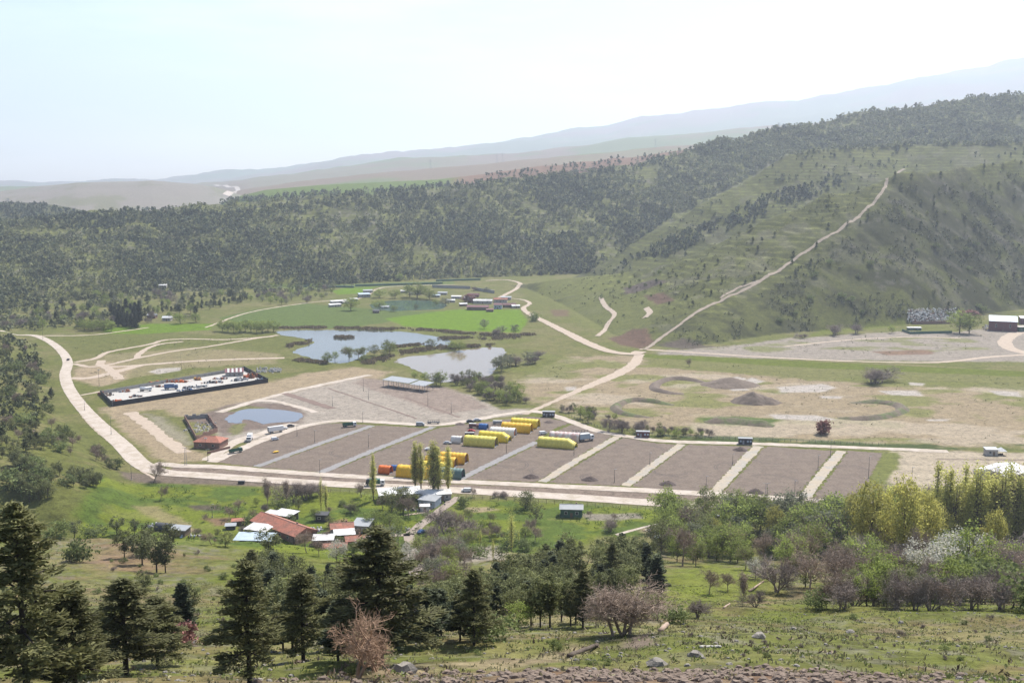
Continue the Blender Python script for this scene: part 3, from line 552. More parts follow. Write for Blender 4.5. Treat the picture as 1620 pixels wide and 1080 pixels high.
berm([(1082, 623), (1060, 622), (1038, 617), (1036, 610), (1045, 604), (1064, 600), (1090, 601), (1118, 606)], 8, 2.4, 'brown horseshoe berm curling round a salt pan, farthest of the berms', m_bermb, 1)
berm([(1028, 660), (1004, 658), (982, 653), (974, 645), (985, 637), (1005, 634), (1035, 636), (1066, 641)], 8, 2.3, 'greenish horseshoe berm at the near left of the dry flat', m_berm, 2)
berm([(1345, 637), (1390, 637), (1418, 641), (1428, 648), (1415, 655), (1390, 661), (1360, 663), (1325, 661)], 9, 2.4, 'brown hook shaped berm behind the small red leaved tree', m_berm, 3)
berm([(1115, 668), (1150, 667), (1185, 670), (1225, 674)], 12, 3, 'long grassy berm just beyond the perimeter road, left of the red leaved tree', m_berm, 4)
# ------------------------------------------------------------------ building kit
M = dict(white=mat('white_sheet', (.56, .56, .55), .5, .14, .8, c2=(.42, .40, .38)), red=mat('red_tile', (.30, .115, .075), .8, .3, 1.2, c2=(.22, .10, .07)), grey=mat('grey_metal', (.26, .27, .28), .5, .12, .5), dark=mat('dark_metal', (.045, .045, .05), .6, .2, .6),
         blue=mat('pale_blue_sheet', (.34, .40, .46), .5, .15, .5), brick=mat('brick', (.22, .13, .10), .9, .25, 1.5), plaster=mat('plaster', (.38, .35, .31), .9, .15, .8), wood=mat('weathered_wood', (.16, .115, .08), .9, .3, 1.5), black=mat('black_cloth', (.02, .02, .026), .7, .2, 1.),
         green=mat('green_sheet', (.05, .11, .08), .6, .2, .6), conc=mat('block_wall', (.30, .285, .26), .9, .15, .6), maroon=mat('maroon_sheet', (.13, .05, .055), .7, .2, .7), glass=mat('window_glass', (.03, .035, .045), .15, .1, 1., spec=.6), slab=mat('pale_slab', (.36, .34, .31), .85, .08, .5),
         rust=mat('rusty_iron', (.24, .095, .05), .85, .35, 1.5), teal=mat('teal_fabric', (.09, .15, .14), .6, .1, 1.), tyre=mat('tyre', (.02, .02, .02), .8, .1, 1.), yel=mat('yellow_tent', (.60, .46, .04), .6, .2, 1.3), yelo=mat('amber_tent', (.62, .36, .02), .6, .2, 1.3), yelp=mat('pale_yellow_tent', (.58, .50, .10), .6, .2, 1.3),
         wtent=mat('white_tent', (.60, .57, .53), .6, .06, .9), stripe=mat('striped_tent', (.52, .48, .46), .6, .1, 2.2, c2=(.44, .30, .28)), orange=mat('orange_fabric', (.60, .13, .02), .6, .1, 1.), bluef=mat('blue_fabric', (.03, .12, .32), .6, .1, 1.), rimm=mat('wheel_rim', (.35, .35, .36), .35, .1, 1.), lamp=mat('lamp_glass', (.6, .6, .58), .2, .05, 1.),
         redp=mat('red_paint', (.35, .03, .02), .4, .1, 1.), blup=mat('blue_paint', (.06, .12, .25), .4, .1, 1.), whp=mat('white_paint', (.62, .62, .62), .35, .06, 1.), silv=mat('silver_paint', (.32, .33, .35), .3, .08, 1.), grnp=mat('green_paint', (.03, .10, .07), .45, .15, 1.), blkp=mat('black_paint', (.025, .025, .03), .35, .1, 1.))
def openings(t, L, Wd, H, front, door=True, nwin=2, z0=0.):
    """door and windows on the camera-facing long wall"""
    y = -Wd/2-.04
    xs = [(-L/2+L*(k+1)/(nwin+(2 if door else 1))) for k in range(nwin+(1 if door else 0))]
    for k, x in enumerate(xs):
        if door and k == len(xs)//2:
            MB().box(x, y, z0, 1.1, .1, min(2.1, H*.8)).build('door', M['wood'] if front != 'dark' else M['dark'], t)
        else:
            f = MB().box(x, y, z0+H*.38, 1.4, .1, H*.36).build('window', M['white'], t)
            MB().box(x, y-.06, z0+H*.38+.1, 1.15, .06, H*.36-.2).build('pane', M['glass'], f)
def house(name, px, py, L, Wd, H, rz, wall, roof, label, cat='building', kind='gable', rh=1.6, group=None, nwin=2, door=True, hip=0., z=None):
    x, y = flo(px, py); z0 = float(hz(x, y)) if z is None else z
    t = thing(name, (x, y, z0), label, cat, group, R(rz))
    MB().box(0, 0, -.3, L, Wd, H+.3).build('wall', M[wall], t)
    if kind == 'gable':
        if not hip:
            for s in (-1, 1):
                g = MB(); xx = s*(L/2-.01); vs = [(xx, -Wd/2, H), (xx, Wd/2, H), (xx, 0, H+rh*.98)]; vs += [(v[0]-s*.2, v[1], v[2]) for v in vs]
                g.add(vs, [(0, 1, 2), (5, 4, 3), (0, 3, 4, 1), (1, 4, 5, 2), (2, 5, 3, 0)])
                g.build('gable_wall', M[wall], t)
        r = MB().gable(0, 0, H, L, Wd, rh, .14, .5, hip).build('roof', M[roof], t)
        MB().box(0, 0, H+rh+.1, L-2*hip+.6, .3, .12).build('ridge_cap', M['grey' if roof != 'red' else 'brick'], r)
    elif kind == 'shed':
        MB().add([(-L/2-.4, -Wd/2-.4, H), (L/2+.4, -Wd/2-.4, H), (L/2+.4, Wd/2+.4, H+rh), (-L/2-.4, Wd/2+.4, H+rh)]+[(-L/2-.4, -Wd/2-.4, H+.15), (L/2+.4, -Wd/2-.4, H+.15), (L/2+.4, Wd/2+.4, H+rh+.15), (-L/2-.4, Wd/2+.4, H+rh+.15)],
                 [(3, 2, 1, 0), (4, 5, 6, 7), (0, 1, 5, 4), (1, 2, 6, 5), (2, 3, 7, 6), (3, 0, 4, 7)]).build('roof', M[roof], t)
        MB().add([(-L/2, Wd/2, H), (L/2, Wd/2, H), (L/2, Wd/2, H+rh*.9), (-L/2, Wd/2, H+rh*.9)], [(0, 1, 2, 3)]).build('back_wall', M[wall], t)
    if kind == 'gable' and not hip and H < 4: MB().box(L*.22, Wd*.18, H+rh*.4, .6, .6, 1.5).build('chimney', M['brick'], t)
    openings(t, L, Wd, H, wall, door, nwin); return t
def opened(name, px, py, L, Wd, H, rz, roof, label, cat='shelter', rh=.8, nx=3, z=None, group=None, backwall=None):
    x, y = flo(px, py); z0 = float(hz(x, y)) if z is None else z
    t = thing(name, (x, y, z0), label, cat, group, R(rz))
    for i in range(nx):
        for s in (-1, 1): MB().box(-L/2+.3+(L-.6)*i/(nx-1), s*(Wd/2-.3), -.2, .25, .25, H+.25+(rh if s > 0 else 0)).build('post', M['grey'], t)
    MB().slab([(-L/2-.4, -Wd/2-.4, H+.2), (L/2+.4, -Wd/2-.4, H+.2), (L/2+.4, Wd/2+.4, H+rh+.2), (-L/2-.4, Wd/2+.4, H+rh+.2)], .14).build('roof', M[roof], t)
    if backwall: MB().box(0, Wd/2-.2, 0, L-.3, .15, H+rh-.2).build('back_wall', M[backwall], t)
    return t
# village
house('long_barn', 449, 842, 31, 11, 3, -43, 'brick', 'red', 'long barn with a red tiled roof, largest roof in the village', 'barn', rh=2.6, nwin=4)
opened('lean_to', 411, 846, 10, 7, 3, -20, 'white', 'white sheet lean-to roof against the near side of the long red barn', 'shelter', .6, 3, backwall='plaster')
opened('cattle_shelter', 404, 860, 15, 7.5, 2.6, -4, 'blue', 'long pale blue sheet shelter at the near left corner of the village', 'shelter', .8, 4, backwall='brick')
opened('open_shed', 452, 822, 9, 7, 2.9, -25, 'white', 'white roofed open shed beyond the long red barn', 'shed', .5, 3, backwall='plaster')
house('small_shed', 431, 819, 5, 4, 2.4, -25, 'plaster', 'white', 'small white roofed shed touching the open shed beyond the barn', 'shed', 'shed', .4, nwin=1)
house('dark_hut', 510, 823, 5, 4, 3, -5, 'dark', 'dark', 'small dark hut standing alone right of the open shed', 'hut', 'shed', .3, nwin=1)
house('tiled_cottage', 541, 842, 9, 7, 2.7, 12, 'plaster', 'red', 'small red tiled cottage right of the long barn', 'house', rh=1.5)
opened('white_porch', 545, 852, 8, 6, 2.6, 12, 'white', 'crumpled white sheet porch in front of the red tiled cottage', 'shelter', .5, 3)
house('tiled_outbuilding', 563, 861, 8, 6, 2.5, 15, 'brick', 'red', 'red tiled outbuilding nearest the dark spruce, below the cottage', 'house', rh=1.3)
house('tin_roof_house', 574, 838, 7, 8, 3, -10, 'plaster', 'grey', 'grey tin roofed house beside the cottage, at the lane end', 'house', 'shed', .8)
house('terrace_house', 512, 860, 8, 6, 2.5, 5, 'brick', 'white', 'low house under a white sheet roof between barn and cottage', 'house', 'shed', .5)
house('terrace_house', 530, 872, 9, 5, 2.4, 8, 'brick', 'red', 'low red roofed house hidden behind shrubs below the white sheet roof', 'house', rh=1.1)
house('plank_shed', 285, 845, 7, 5, 2.6, -12, 'wood', 'grey', 'plank shed with a grey sheet roof left of the village', 'shed', 'shed', .5, nwin=1)
house('brick_coop', 377, 829, 5, 3, 1.8, 10, 'brick', 'red', 'tiny brick coop left of the long barn, farther of two', 'coop', 'shed', .3, nwin=0, group='coops beside the barn'); house('brick_coop', 365, 836, 4, 3, 1.6, 10, 'dark', 'grey', 'tiny dark coop left of the long barn, nearer of two', 'coop', 'shed', .3, nwin=0, group='coops beside the barn')
# polytunnel of dark sheet
def tunnel(name, px, py, L, Wd, H, rz, m, label, cat, ribs=6, open_end=True, endm='dark', group=None, droop=0, bulge=.12, z=None):
    x, y = flo(px, py); z0 = float(hz(x, y)) if z is None else z
    t = thing(name, (x, y, z0), label, cat, group, R(rz)); nS = 12; nL = ribs*4; V = []
    for i in range(nL+1):
        s = i/nL; xx = -L/2+L*s; k = 1-bulge*.35*(abs(math.cos(math.pi*ribs*s))**.6); e = 1.
        if droop and s > .8: e = 1-(s-.8)*2.2
        for j in range(nS+1):
            a = math.pi*j/nS; V.append((xx, -Wd/2*k*math.copysign(abs(math.cos(a))**.8, math.cos(a)), H*k*e*math.sin(a)**.85 if 0 < j < nS else 0))
    n1 = nS+1; Fq = [(i*n1+j, i*n1+j+1, (i+1)*n1+j+1, (i+1)*n1+j) for i in range(nL) for j in range(nS)]
    cv = MB(); cv.add(V, [f[::-1] for f in Fq], True); c = cv.build('canopy', M[m], t)
    sol = c.modifiers.new('s', 'SOLIDIFY'); sol.thickness = .08; sol.offset = -1
    MB().add([(V[j][0]+.03, V[j][1]*.985, V[j][2]*.985) for j in range(n1)], [tuple(range(n1))]).build('end_panel', M[m], t)
    for q in (.0, .25, .5, .75, 1.):
        i = int(q*nL); rb = MB()
        for j in range(nS): rb.tube(Vector(V[i*n1+j])*1.004, Vector(V[i*n1+j+1])*1.004, .09, n=4, cap=False)
        rb.build('arch_rib', M[m], t)
    if open_end:
        dr = MB(); i = nL-2; dr.add([(V[i*n1+j][0], V[i*n1+j][1]*.95, V[i*n1+j][2]*.95) for j in range(n1)], [tuple(range(n1))]); dr.build('end_shade_panel', M[endm], t)  # coloured end panel; the dark ones paint the interior's shade
    MB().box(0, 0, .1, L*.99, Wd*.96, .06).build('ground_sheet', M['grey'], t); return t
tunnel('tarp_tunnel', 262, 838, 8, 5, 3, 165, 'dark', 'collapsed dark tarpaulin tunnel left of the plank shed', 'tunnel', 3, True, 'black')
G1 = 'arched tents on the gravel plots'
TR = -17
tl = [(831, 675, 16.5, 7, 5.2, 'yel', 'bright yellow arched tent farthest back in the upper tent row', 'yelo'), (818, 682.5, 17.5, 7.5, 5.4, 'yelo', 'amber arched tent with a fold-down end, second from the back of the upper row', 'yelo'), (796, 689, 14.5, 7, 5, 'wtent', 'plain white arched tent with an orange end among yellow tents', 'orange'),
      (783, 697, 17.5, 7, 5.4, 'yel', 'yellow arched tent with a flared right end, in front of the white tent', 'yel'), (761, 704.5, 18, 7.5, 5.6, 'yelp', 'pale yellow arched tent nearest the camera in the upper row', 'maroon'), (894, 697, 17, 7, 5.2, 'stripe', 'red and white striped arched tent beside the long lorry', 'orange'),
      (882, 707, 21, 7, 5.4, 'yelp', 'long pale yellow tent with a collapsed end in front of the striped tent', 'yelp'), (718, 731, 14, 7, 5.4, 'yelo', 'amber tent farthest back in the lower row, behind the poplars', 'rust'), (698, 737, 16, 7, 5.2, 'yelo', 'amber tent behind the poplars, second from the back of the lower row', 'rust'),
      (682, 745, 18, 7, 5.2, 'yel', 'yellow tent behind the poplars, third from the back of the lower row', 'yelo'), (656, 754, 17, 7.5, 5.8, 'yelo', 'deep yellow tent at the near end of the lower row', 'yelo'), (713, 755, 13, 6.5, 5, 'teal', 'teal and grey tent with an open end beside the road', 'dark')]
for i, (a, b, L, Wd, H, m, lab, em) in enumerate(tl):
    tunnel('arched_tent', a, b, L, Wd, H, TR+(i % 3-1)*1.5, m, lab, 'tent', 7, True, em, G1, droop=1 if i in (3, 6) else 0)
tunnel('small_tent', 610, 748, 6, 5, 4, TR, 'orange', 'small orange-red tent beside the main road', 'tent', 3, True, 'redp'); tunnel('small_tent', 624, 743, 2.8, 3, 2.6, TR, 'bluef', 'small blue tent right of the orange-red tent', 'tent', 2, False)
tunnel('small_tent', 723, 700, 6, 4.5, 4, TR, 'wtent', 'small plain white dome tent beside a parked white car', 'tent', 3, False); tunnel('small_tent', 765, 678, 5, 4, 3.2, TR, 'bluef', 'small blue-topped tent behind the maroon truck', 'tent', 2, False)
# shelters, cabins, walls
def canopy():
    x, y = flo(647, 614); t = thing('parking_canopy', (x, y, 0), 'long two-part sheet metal canopy on posts at the far edge of the gravel yard', 'canopy', None, R(-35))
    for k, (x0, x1, dz) in enumerate(((-20, 5, 0), (5.6, 19, -.5))):
        r = MB(); r.slab([(x0, -6, 5+dz), (x1, -6, 5+dz), (x1, 5, 6.1+dz), (x0, 5, 6.1+dz)], .15); ro = r.build('roof', M['grey'], t)
        b = MB()
        for s in (-5, 4): b.box((x0+x1)/2, s, 4.7+dz+(s+6)*.1, x1-x0-.5, .2, .3)
        b.build('roof_beam', M['dark'], ro)
    for i in range(9):
        for s in (-5, 4): MB().box(-19.5+i*4.75, s, 0, .22, .22, 5.0).build('post', M['grey'], t)
canopy()
for a, b, lab in ((868, 659, 'dark site cabin beside the upper yellow tents, leftmost of three'), (1017, 691, 'dark site cabin with a maroon tint beyond the second tan aisle'), (1179, 702, 'dark site cabin with lit edges at the far end of the third tan aisle')):
    x, y = flo(a, b); t = thing('site_cabin', (x, y, 0), lab, 'cabin', 'dark cabins along the far perimeter road', R(-6))
    MB().box(0, 0, .15, 7.5, 3, 3.2).build('wall', M['dark'] if a != 1017 else M['maroon'], t); MB().box(0, 0, 3.35, 7.9, 3.4, .18).build('roof', M['grey'], t)
    MB().box(0, 0, 0, 7, 2.6, .15).build('base_frame', M['dark'], t); MB().box(-1.2, -1.53, .2, 1, .08, 2.1).build('door', M['grey'], t)
    for s in (-2.7, 1.2, 2.8): MB().box(s, -1.53, 1.3, 1, .08, 1.1).build('window', M['blue'], t)
# fenced yard
def yard():
    c = [flo(159, 624), flo(178, 643), flo(424, 605), flo(386, 585)]
    st(sheet('yard_slab', [(161, 623), (180, 641), (421, 603), (385, 586)], .2, M['slab'], .1))
    def wall(p, q, h, m, lab, th=.25, z=0, n=10):
        p = Vector((*p, z)); q = Vector((*q, z)); t = thing('yard_fence', p, lab, 'fence', 'walls of the fenced storage yard', math.atan2(q.y-p.y, q.x-p.x)); L = (q-p).length
        MB().box(L/2, 0, 0, L, th, h).build('panel', M[m], t)
        for k in range(n+1): MB().box(L*k/n, .25, 0, .18, .18, h+.2).build('post', M['grey'], t)
    wall(c[1], c[2], 3.2, 'black', 'long black cloth fence along the near side of the storage yard', n=22); wall(c[0], c[1], 3.2, 'black', 'short black cloth fence at the left end of the storage yard', n=4)
    wall(c[2], c[3], 3, 'black', 'short fence at the right end of the storage yard', n=5); wall(c[3], c[0], 2.6, 'conc', 'long pale block wall along the far side of the storage yard', n=20)
yard()
def junk(name, px, py, L, Wd, H, rz, mats, label, n=26, seed=0, cat='scrap pile', z=.2, group=None):
    """a pile of leaning plates, beams and drums"""
    x, y = flo(px, py); rs = random.Random(seed); t = thing(name, (x, y, z), label, cat, group, R(rz)); big = 1.6 if name == 'scrap_pile' else 1.; Wd *= min(big, 1.3); H *= min(big, 1.35)
    for k, m in enumerate(mats):
        b = MB()
        for i in range(n//len(mats)):
            cx, cy = rs.uniform(-L/2, L/2), rs.uniform(-Wd/2, Wd/2); hh = H*rs.uniform(.3, 1)*(1-.5*abs(cx)/(L/2)); q = rs.random()
            if q < .45: b.box(cx, cy, 0, rs.uniform(.5, 1.8)*big, rs.uniform(.4, 1.4)*big, hh*.8, rs.uniform(0, 3), rs.uniform(.5, 1), rs.uniform(.4, 1))
            elif q < .75: b.tube((cx, cy, rs.uniform(0, hh)), (cx+rs.uniform(-2, 2), cy+rs.uniform(-1, 1), rs.uniform(.1, hh)), rs.uniform(.06, .2), n=5)
            else: b.tube((cx, cy, 0), (cx, cy, rs.uniform(.6, 1.1)), .35, n=8)
        b.build(['scrap_plates', 'scrap_beams', 'scrap_bins'][k % 3], M[m], t)
    return t
junk('scrap_pile', 167, 625, 6, 9, 2.8, 55, ['rust', 'wood', 'dark'], 'dark rusty scrap pile in the left corner of the storage yard', 34, 1); junk('scrap_pile', 183, 637, 10, 4, 2.6, 20, ['orange', 'rust', 'dark'], 'orange scrap pile in the near left corner of the storage yard', 34, 2)
junk('scrap_pile', 268, 606, 30, 2.5, 2.8, 18, ['rust', 'rust', 'orange'], 'long row of rusty panels stacked against the far block wall of the storage yard', 50, 3); junk('scrap_pile', 308, 613, 16, 4, 2, 14, ['dark', 'grey', 'dark'], 'dark heap of machine parts right of the blue machine', 40, 4)
junk('scrap_pile', 312, 601, 6, 3, 2, 8, ['yelo', 'rust'], 'small yellow-brown stack near the far yard wall', 16, 5); junk('scrap_pile', 400, 597, 12, 8, 4, 8, ['orange', 'rust', 'wood'], 'orange and brown scrap pile at the right end of the storage yard', 44, 6); junk('scrap_pile', 378, 602, 14, 4, 2.5, 10, ['dark', 'white', 'grey'], 'grey and white scrap in front of the striped roof shed', 36, 7)
junk('scrap_pile', 215, 628, 8, 3, 1.8, 12, ['dark', 'rust', 'grey'], 'dark scrap left of the white tank truck in the storage yard', 26, 8); junk('scrap_pile', 250, 612, 8, 3, 1.8, 10, ['grey', 'rust', 'dark'], 'grey scrap behind the white tank truck in the storage yard', 26, 9); junk('scrap_pile', 335, 606, 16, 4, 2.2, 12, ['dark', 'grey', 'rust', 'dark'], 'dark machinery heap in the middle right of the storage yard', 40, 10); junk('scrap_pile', 296, 618, 12, 3, 2.2, 12, ['blup', 'dark', 'grey'], 'blue and dark machine parts beside the blue machine truck', 30, 11)
junk('scrap_pile', 352, 600, 14, 3, 2, 10, ['rust', 'dark', 'white'], 'mixed scrap left of the striped roof shed', 34, 12); junk('scrap_pile', 196, 620, 10, 3, 2, 16, ['rust', 'grey'], 'rusty scrap along the far wall near the left corner of the storage yard', 24, 13); junk('scrap_pile', 412, 602, 8, 5, 2, 8, ['white', 'dark', 'blue'], 'white bags and dark scrap in the right end of the storage yard', 30, 14)
h = house('striped_roof_shed', 371, 594, 13, 8, 3.2, 14, 'conc', 'maroon', 'shed with a maroon and white striped roof in the storage yard', 'shed', 'shed', 1.6)
for k in range(4): MB().slab([(-5+k*3, -4.3, 3.42), (-3.6+k*3, -4.3, 3.42), (-3.6+k*3, 4.3, 4.98), (-5+k*3, 4.3, 4.98)], .06).build('roof_stripe', M['white'], h)
# ruined enclosure and red roofed house
def ruin():
    c = [flo(292, 663), flo(311, 697), flo(344, 683), flo(329, 661)]; cx = sum(p[0] for p in c)/4; cy = sum(p[1] for p in c)/4
    t = thing('walled_ruin', (cx, cy, 0), 'roofless brick enclosure full of weeds behind the red roofed house', 'ruin')
    for k in range(4):
        p, q = c[k], c[(k+1) % 4]; L = math.hypot(q[0]-p[0], q[1]-p[1]); n = int(L/2.2); a = math.atan2(q[1]-p[1], q[0]-p[0]); b = MB()
        for i in range(n):
            s = (i+.5)/n; b.box(p[0]+(q[0]-p[0])*s-cx, p[1]+(q[1]-p[1])*s-cy, 0, L/n, .3, 2.6+rnd.uniform(-.5, .5)*(1 if k else .2), a)
        b.build('wall', M['brick'] if k != 3 else M['conc'], t)
    b = MB()
    for i in range(60): b.box(rnd.uniform(-8, 8), rnd.uniform(-14, 12), 0, rnd.uniform(.4, 2), rnd.uniform(.4, 2), rnd.uniform(.2, 1), rnd.random()*3, .5, .5)
    b.build('rubble', M['conc'], t)
ruin()
house('tiled_roof_house', 334, 706, 15, 11, 3.6, -10, 'brick', 'red', 'square house with a hipped red tiled roof beside the ruin', 'house', rh=2.4, hip=5)
def bar_wall(a, b, h, th, m, name, label, cat, group=None):
    p, q = flo(*a), flo(*b); z0 = float(hz(*p)); o = MB().box(0, 0, -.3, math.hypot(q[0]-p[0], q[1]-p[1]), th, h+.3).build(name, M[m], None, ((p[0]+q[0])/2, (p[1]+q[1])/2, z0), math.atan2(q[1]-p[1], q[0]-p[0])); return tag(o, label, cat, group)
bar_wall((328, 718), (364, 709), 1.3, .3, 'brick', 'garden_wall', 'low brown wall in front of the red roofed house', 'wall')
bar_wall((684, 455), (744, 457), 4, .8, 'conc', 'retaining_wall', 'grey retaining wall on the bank behind the fish ponds, left one', 'wall', 'retaining walls by the fish ponds'); bar_wall((751, 459), (782, 464), 4, .8, 'conc', 'retaining_wall', 'grey retaining wall on the bank behind the fish ponds, right one', 'wall', 'retaining walls by the fish ponds')
for k, (a, b) in enumerate((((480, 454), (560, 455)), ((562, 453), (700, 449)), ((690, 445), (760, 443)))): bar_wall(a, b, 2.5, 2, 'green', 'hedge_bank', ['dark hedge bank left of the fish pond meadow', 'dark hedge bank along the far side of the fish ponds', 'dark hedge bank near the bend of the far track'][k], 'hedge')
# hall by the main road
opened('road_hall', 632, 790, 19, 9, 3.6, 12, 'white', 'large white roofed open hall beside the main road, left of the poplars', 'hall', .9, 5, backwall='plaster')
house('annex', 676, 789, 8, 6, 3, 5, 'plaster', 'white', 'white roofed annex between the poplar trunks', 'building', 'shed', .6); house('blue_grey_house', 680, 799, 8, 7, 3.2, -20, 'blue', 'grey', 'blue-grey walled house below the poplars', 'house', 'shed', .6)
house('small_annex', 699, 788, 8, 6, 2.8, 10, 'conc', 'white', 'low white roofed store right of the poplars beside the lane', 'building', 'shed', .5); house('white_box_shed', 672, 807, 4, 3, 2.2, 5, 'white', 'white', 'tiny white shed at the lane below the blue-grey house', 'shed', 'shed', .2, nwin=0)
house('green_shed', 904, 815, 9.5, 6, 3.6, -4, 'green', 'grey', 'lone dark green shed with a grey gable roof in the meadow', 'shed', rh=1.4)
MB_ = house('warehouse', 1584, 760, 22, 17, 5.2, 38, 'plaster', 'white', 'big white roofed warehouse behind the right-hand poplars', 'warehouse', rh=2.2, nwin=3)
house('site_kiosk', 1567, 719, 6, 4.2, 3.2, -3, 'plaster', 'grey', 'grey kiosk with a window on the pale lot beyond the warehouse', 'kiosk', 'shed', .5, nwin=1)
def umbrella():
    x, y = flo(1583, 719); t = thing('party_tent', (x, y, 0), 'small white peaked canopy next to the kiosk', 'canopy')
    for a in (-2, 2):
        for b in (-2, 2): MB().tube((a, b, 0), (a, b, 2.5), .07).build('post', M['grey'], t)
    MB().add([(-2.5, -2.5, 2.3), (2.5, -2.5, 2.3), (2.5, 2.5, 2.3), (-2.5, 2.5, 2.3), (0, 0, 4.2)], [(0, 1, 4), (1, 2, 4), (2, 3, 4), (3, 0, 4), (3, 2, 1, 0)]).build('canopy_top', M['white'], t)
    junk('crates', 1583, 718.5, 3, 2, 1, 0, ['dark', 'wood'], 'dark crates under the white peaked canopy', 12, 12, 'crates', 0)
umbrella()
# fish farm and scrap yard
FG = 'low buildings round the fish pond'
for q in [('junk_pile', 245, 832, 6, 4, 1.6, 10, ['white', 'dark', 'grey'], 'white and dark junk left of the tarpaulin tunnel', 24, 31), ('junk_pile', 302, 848, 8, 3, 1, 0, ['blue', 'wood', 'white'], 'low blue and white junk in front of the plank shed', 20, 32), ('junk_pile', 345, 862, 12, 3, 1, 0, ['white', 'grey', 'wood'], 'strewn white rubbish between plank shed and cattle shelter', 24, 33), ('junk_pile', 495, 838, 8, 5, 1, 0, ['white', 'grey', 'slab'], 'pale rubbish behind the cottage and right of the barn', 24, 34), ('junk_pile', 655, 806, 8, 4, 1.4, 0, ['dark', 'wood', 'grey'], 'dark timber and scrap under the white hall roof', 24, 35), ('junk_pile', 696, 796, 6, 4, 1.4, 0, ['dark', 'grey', 'wood'], 'dark scrap between blue-grey house and the lane', 20, 36), ('junk_pile', 640, 838, 8, 3, .8, 0, ['slab', 'wood', 'grey'], 'low timber stack beside the village lane bend', 20, 37), ('junk_pile', 1035, 838, 9, 5, 1.2, 0, ['slab', 'wood', 'dark'], 'pale rubble beyond the white woodland car', 26, 38), ('junk_pile', 618, 905, 10, 6, 1.2, 0, ['slab', 'wood', 'brick'], 'pale rubble on the slope below the lane end', 30, 39), ('junk_pile', 510, 885, 14, 5, 1.2, 0, ['brick', 'wood', 'slab'], 'brick rubble below the low red roofed house', 30, 40)]:
    junk(*q[:-1], seed=q[-1], z=float(hz(*flo(q[1], q[2]))), cat='junk pile')
for a, b, L, Wd, H, rz, wl_, rf, lab, k in [(536, 480, 20, 6, 3, 32, 'plaster', 'white', 'long white roofed fish farm shed left of the pond', 'shed'), (530, 485, 14, 5, 2.5, 30, 'plaster', 'white', 'shorter white shed in front of the long white one left of the pond', 'shed'), (576, 470, 14, 10, 4, 20, 'conc', 'blue', 'pale blue roofed building at the far left corner of the fish pond', 'shed'), (582, 463, 12, 6, 3, 20, 'conc', 'grey', 'grey roofed building behind the pale blue roof', 'shed'),
        (609, 487, 9, 5, 1.4, 5, 'conc', 'grey', 'flat grey jetty hut at the left end of the fish pond', 'shed'), (595, 495, 7, 4, 2.5, 0, 'wood', 'dark', 'black hut on the near bank of the fish pond', 'shed'), (756, 490, 24, 9, 3.5, -4, 'wood', 'maroon', 'wide brown roofed hall at the right end of the fish pond', 'gable'), (764, 480, 22, 8, 3.5, -6, 'plaster', 'white', 'white roofed hall behind the brown roofed one', 'gable'),
        (788, 488, 9, 8, 4.5, -5, 'blue', 'maroon', 'blue walled house right of the brown roofed hall', 'gable'), (792, 478, 16, 7, 3.5, -8, 'plaster', 'red', 'red roofed house behind the blue walled house', 'gable'), (806, 486, 14, 7, 3, -10, 'wood', 'maroon', 'brown roofed shed right of the blue walled house', 'gable'), (816, 487, 9, 4, 2.5, 12, 'plaster', 'white', 'small white roof at the right end of the fish farm', 'shed'),
        (742, 474, 14, 6, 3, 15, 'plaster', 'white', 'narrow white roof beside the retaining wall', 'shed'), (700, 466, 12, 5, 2.5, -8, 'conc', 'grey', 'grey shed between the willows behind the pond', 'shed'), (657, 466, 16, 5, 2.5, 3, 'plaster', 'white', 'low white stalls among willows behind the pond', 'shed'), (258, 462, 10, 6, 3, 5, 'plaster', 'white', 'white farmhouse alone below the forested hill', 'shed'), (265, 507, 9, 6, 3, -5, 'plaster', 'white', 'white cottage among trees at the left valley edge', 'gable'), (713, 478, 10, 5, 2.5, 6, 'plaster', 'white', 'white roofed stall at the right bank of the fish pond', 'shed'), (722, 472, 12, 5, 2.5, -8, 'conc', 'white', 'pale roofed stall behind the white stall by the pond', 'shed'), (690, 470, 10, 5, 2.5, -5, 'plaster', 'blue', 'pale blue stall among the trees behind the pond', 'shed'), (640, 463, 10, 4, 2.4, 4, 'conc', 'white', 'white stall behind the large willow by the pond', 'shed'), (733, 484, 9, 4, 2.5, 20, 'brick', 'white', 'narrow white roof left of the brown roofed hall', 'shed'), (775, 493, 8, 4, 2.4, -5, 'wood', 'maroon', 'low brown shed in front of the blue walled house', 'shed'), (749, 470, 14, 5, 3, -8, 'brick', 'maroon', 'long brown shed behind the white roofed hall', 'gable'), (801, 474, 12, 5, 3, -8, 'plaster', 'grey', 'grey roofed shed behind the red roofed house', 'shed'), (560, 476, 9, 4, 2.4, 25, 'conc', 'white', 'small white roof left of the pale blue roofed building', 'shed'), (547, 480, 8, 3, 2, 28, 'conc', 'slab', 'pale roofed stall right of the long white sheds', 'shed'),
        (241, 503, 9, 6, 3, -5, 'brick', 'grey', 'grey roofed cottage left of the white valley cottage', 'gable')]:
    house('farm_shed' if k == 'shed' else 'farm_house', a, b, L, Wd, H, rz, wl_, rf, lab, 'building', k, .9 if k == 'shed' else 1.8, FG if a > 500 else None)
SG = 'sheds of the right-hand scrap yard'
house('scrapyard_shed', 1586, 522, 25, 19, 9.5, -22, 'maroon', 'blue', 'tall maroon shed with a pale blue roof in the scrap yard', 'shed', 'shed', 3.5, SG); house('scrapyard_shed', 1628, 512, 18, 12, 6, -15, 'maroon', 'white', 'white roofed maroon shed cut by the right edge', 'shed', 'shed', 1.2, SG)
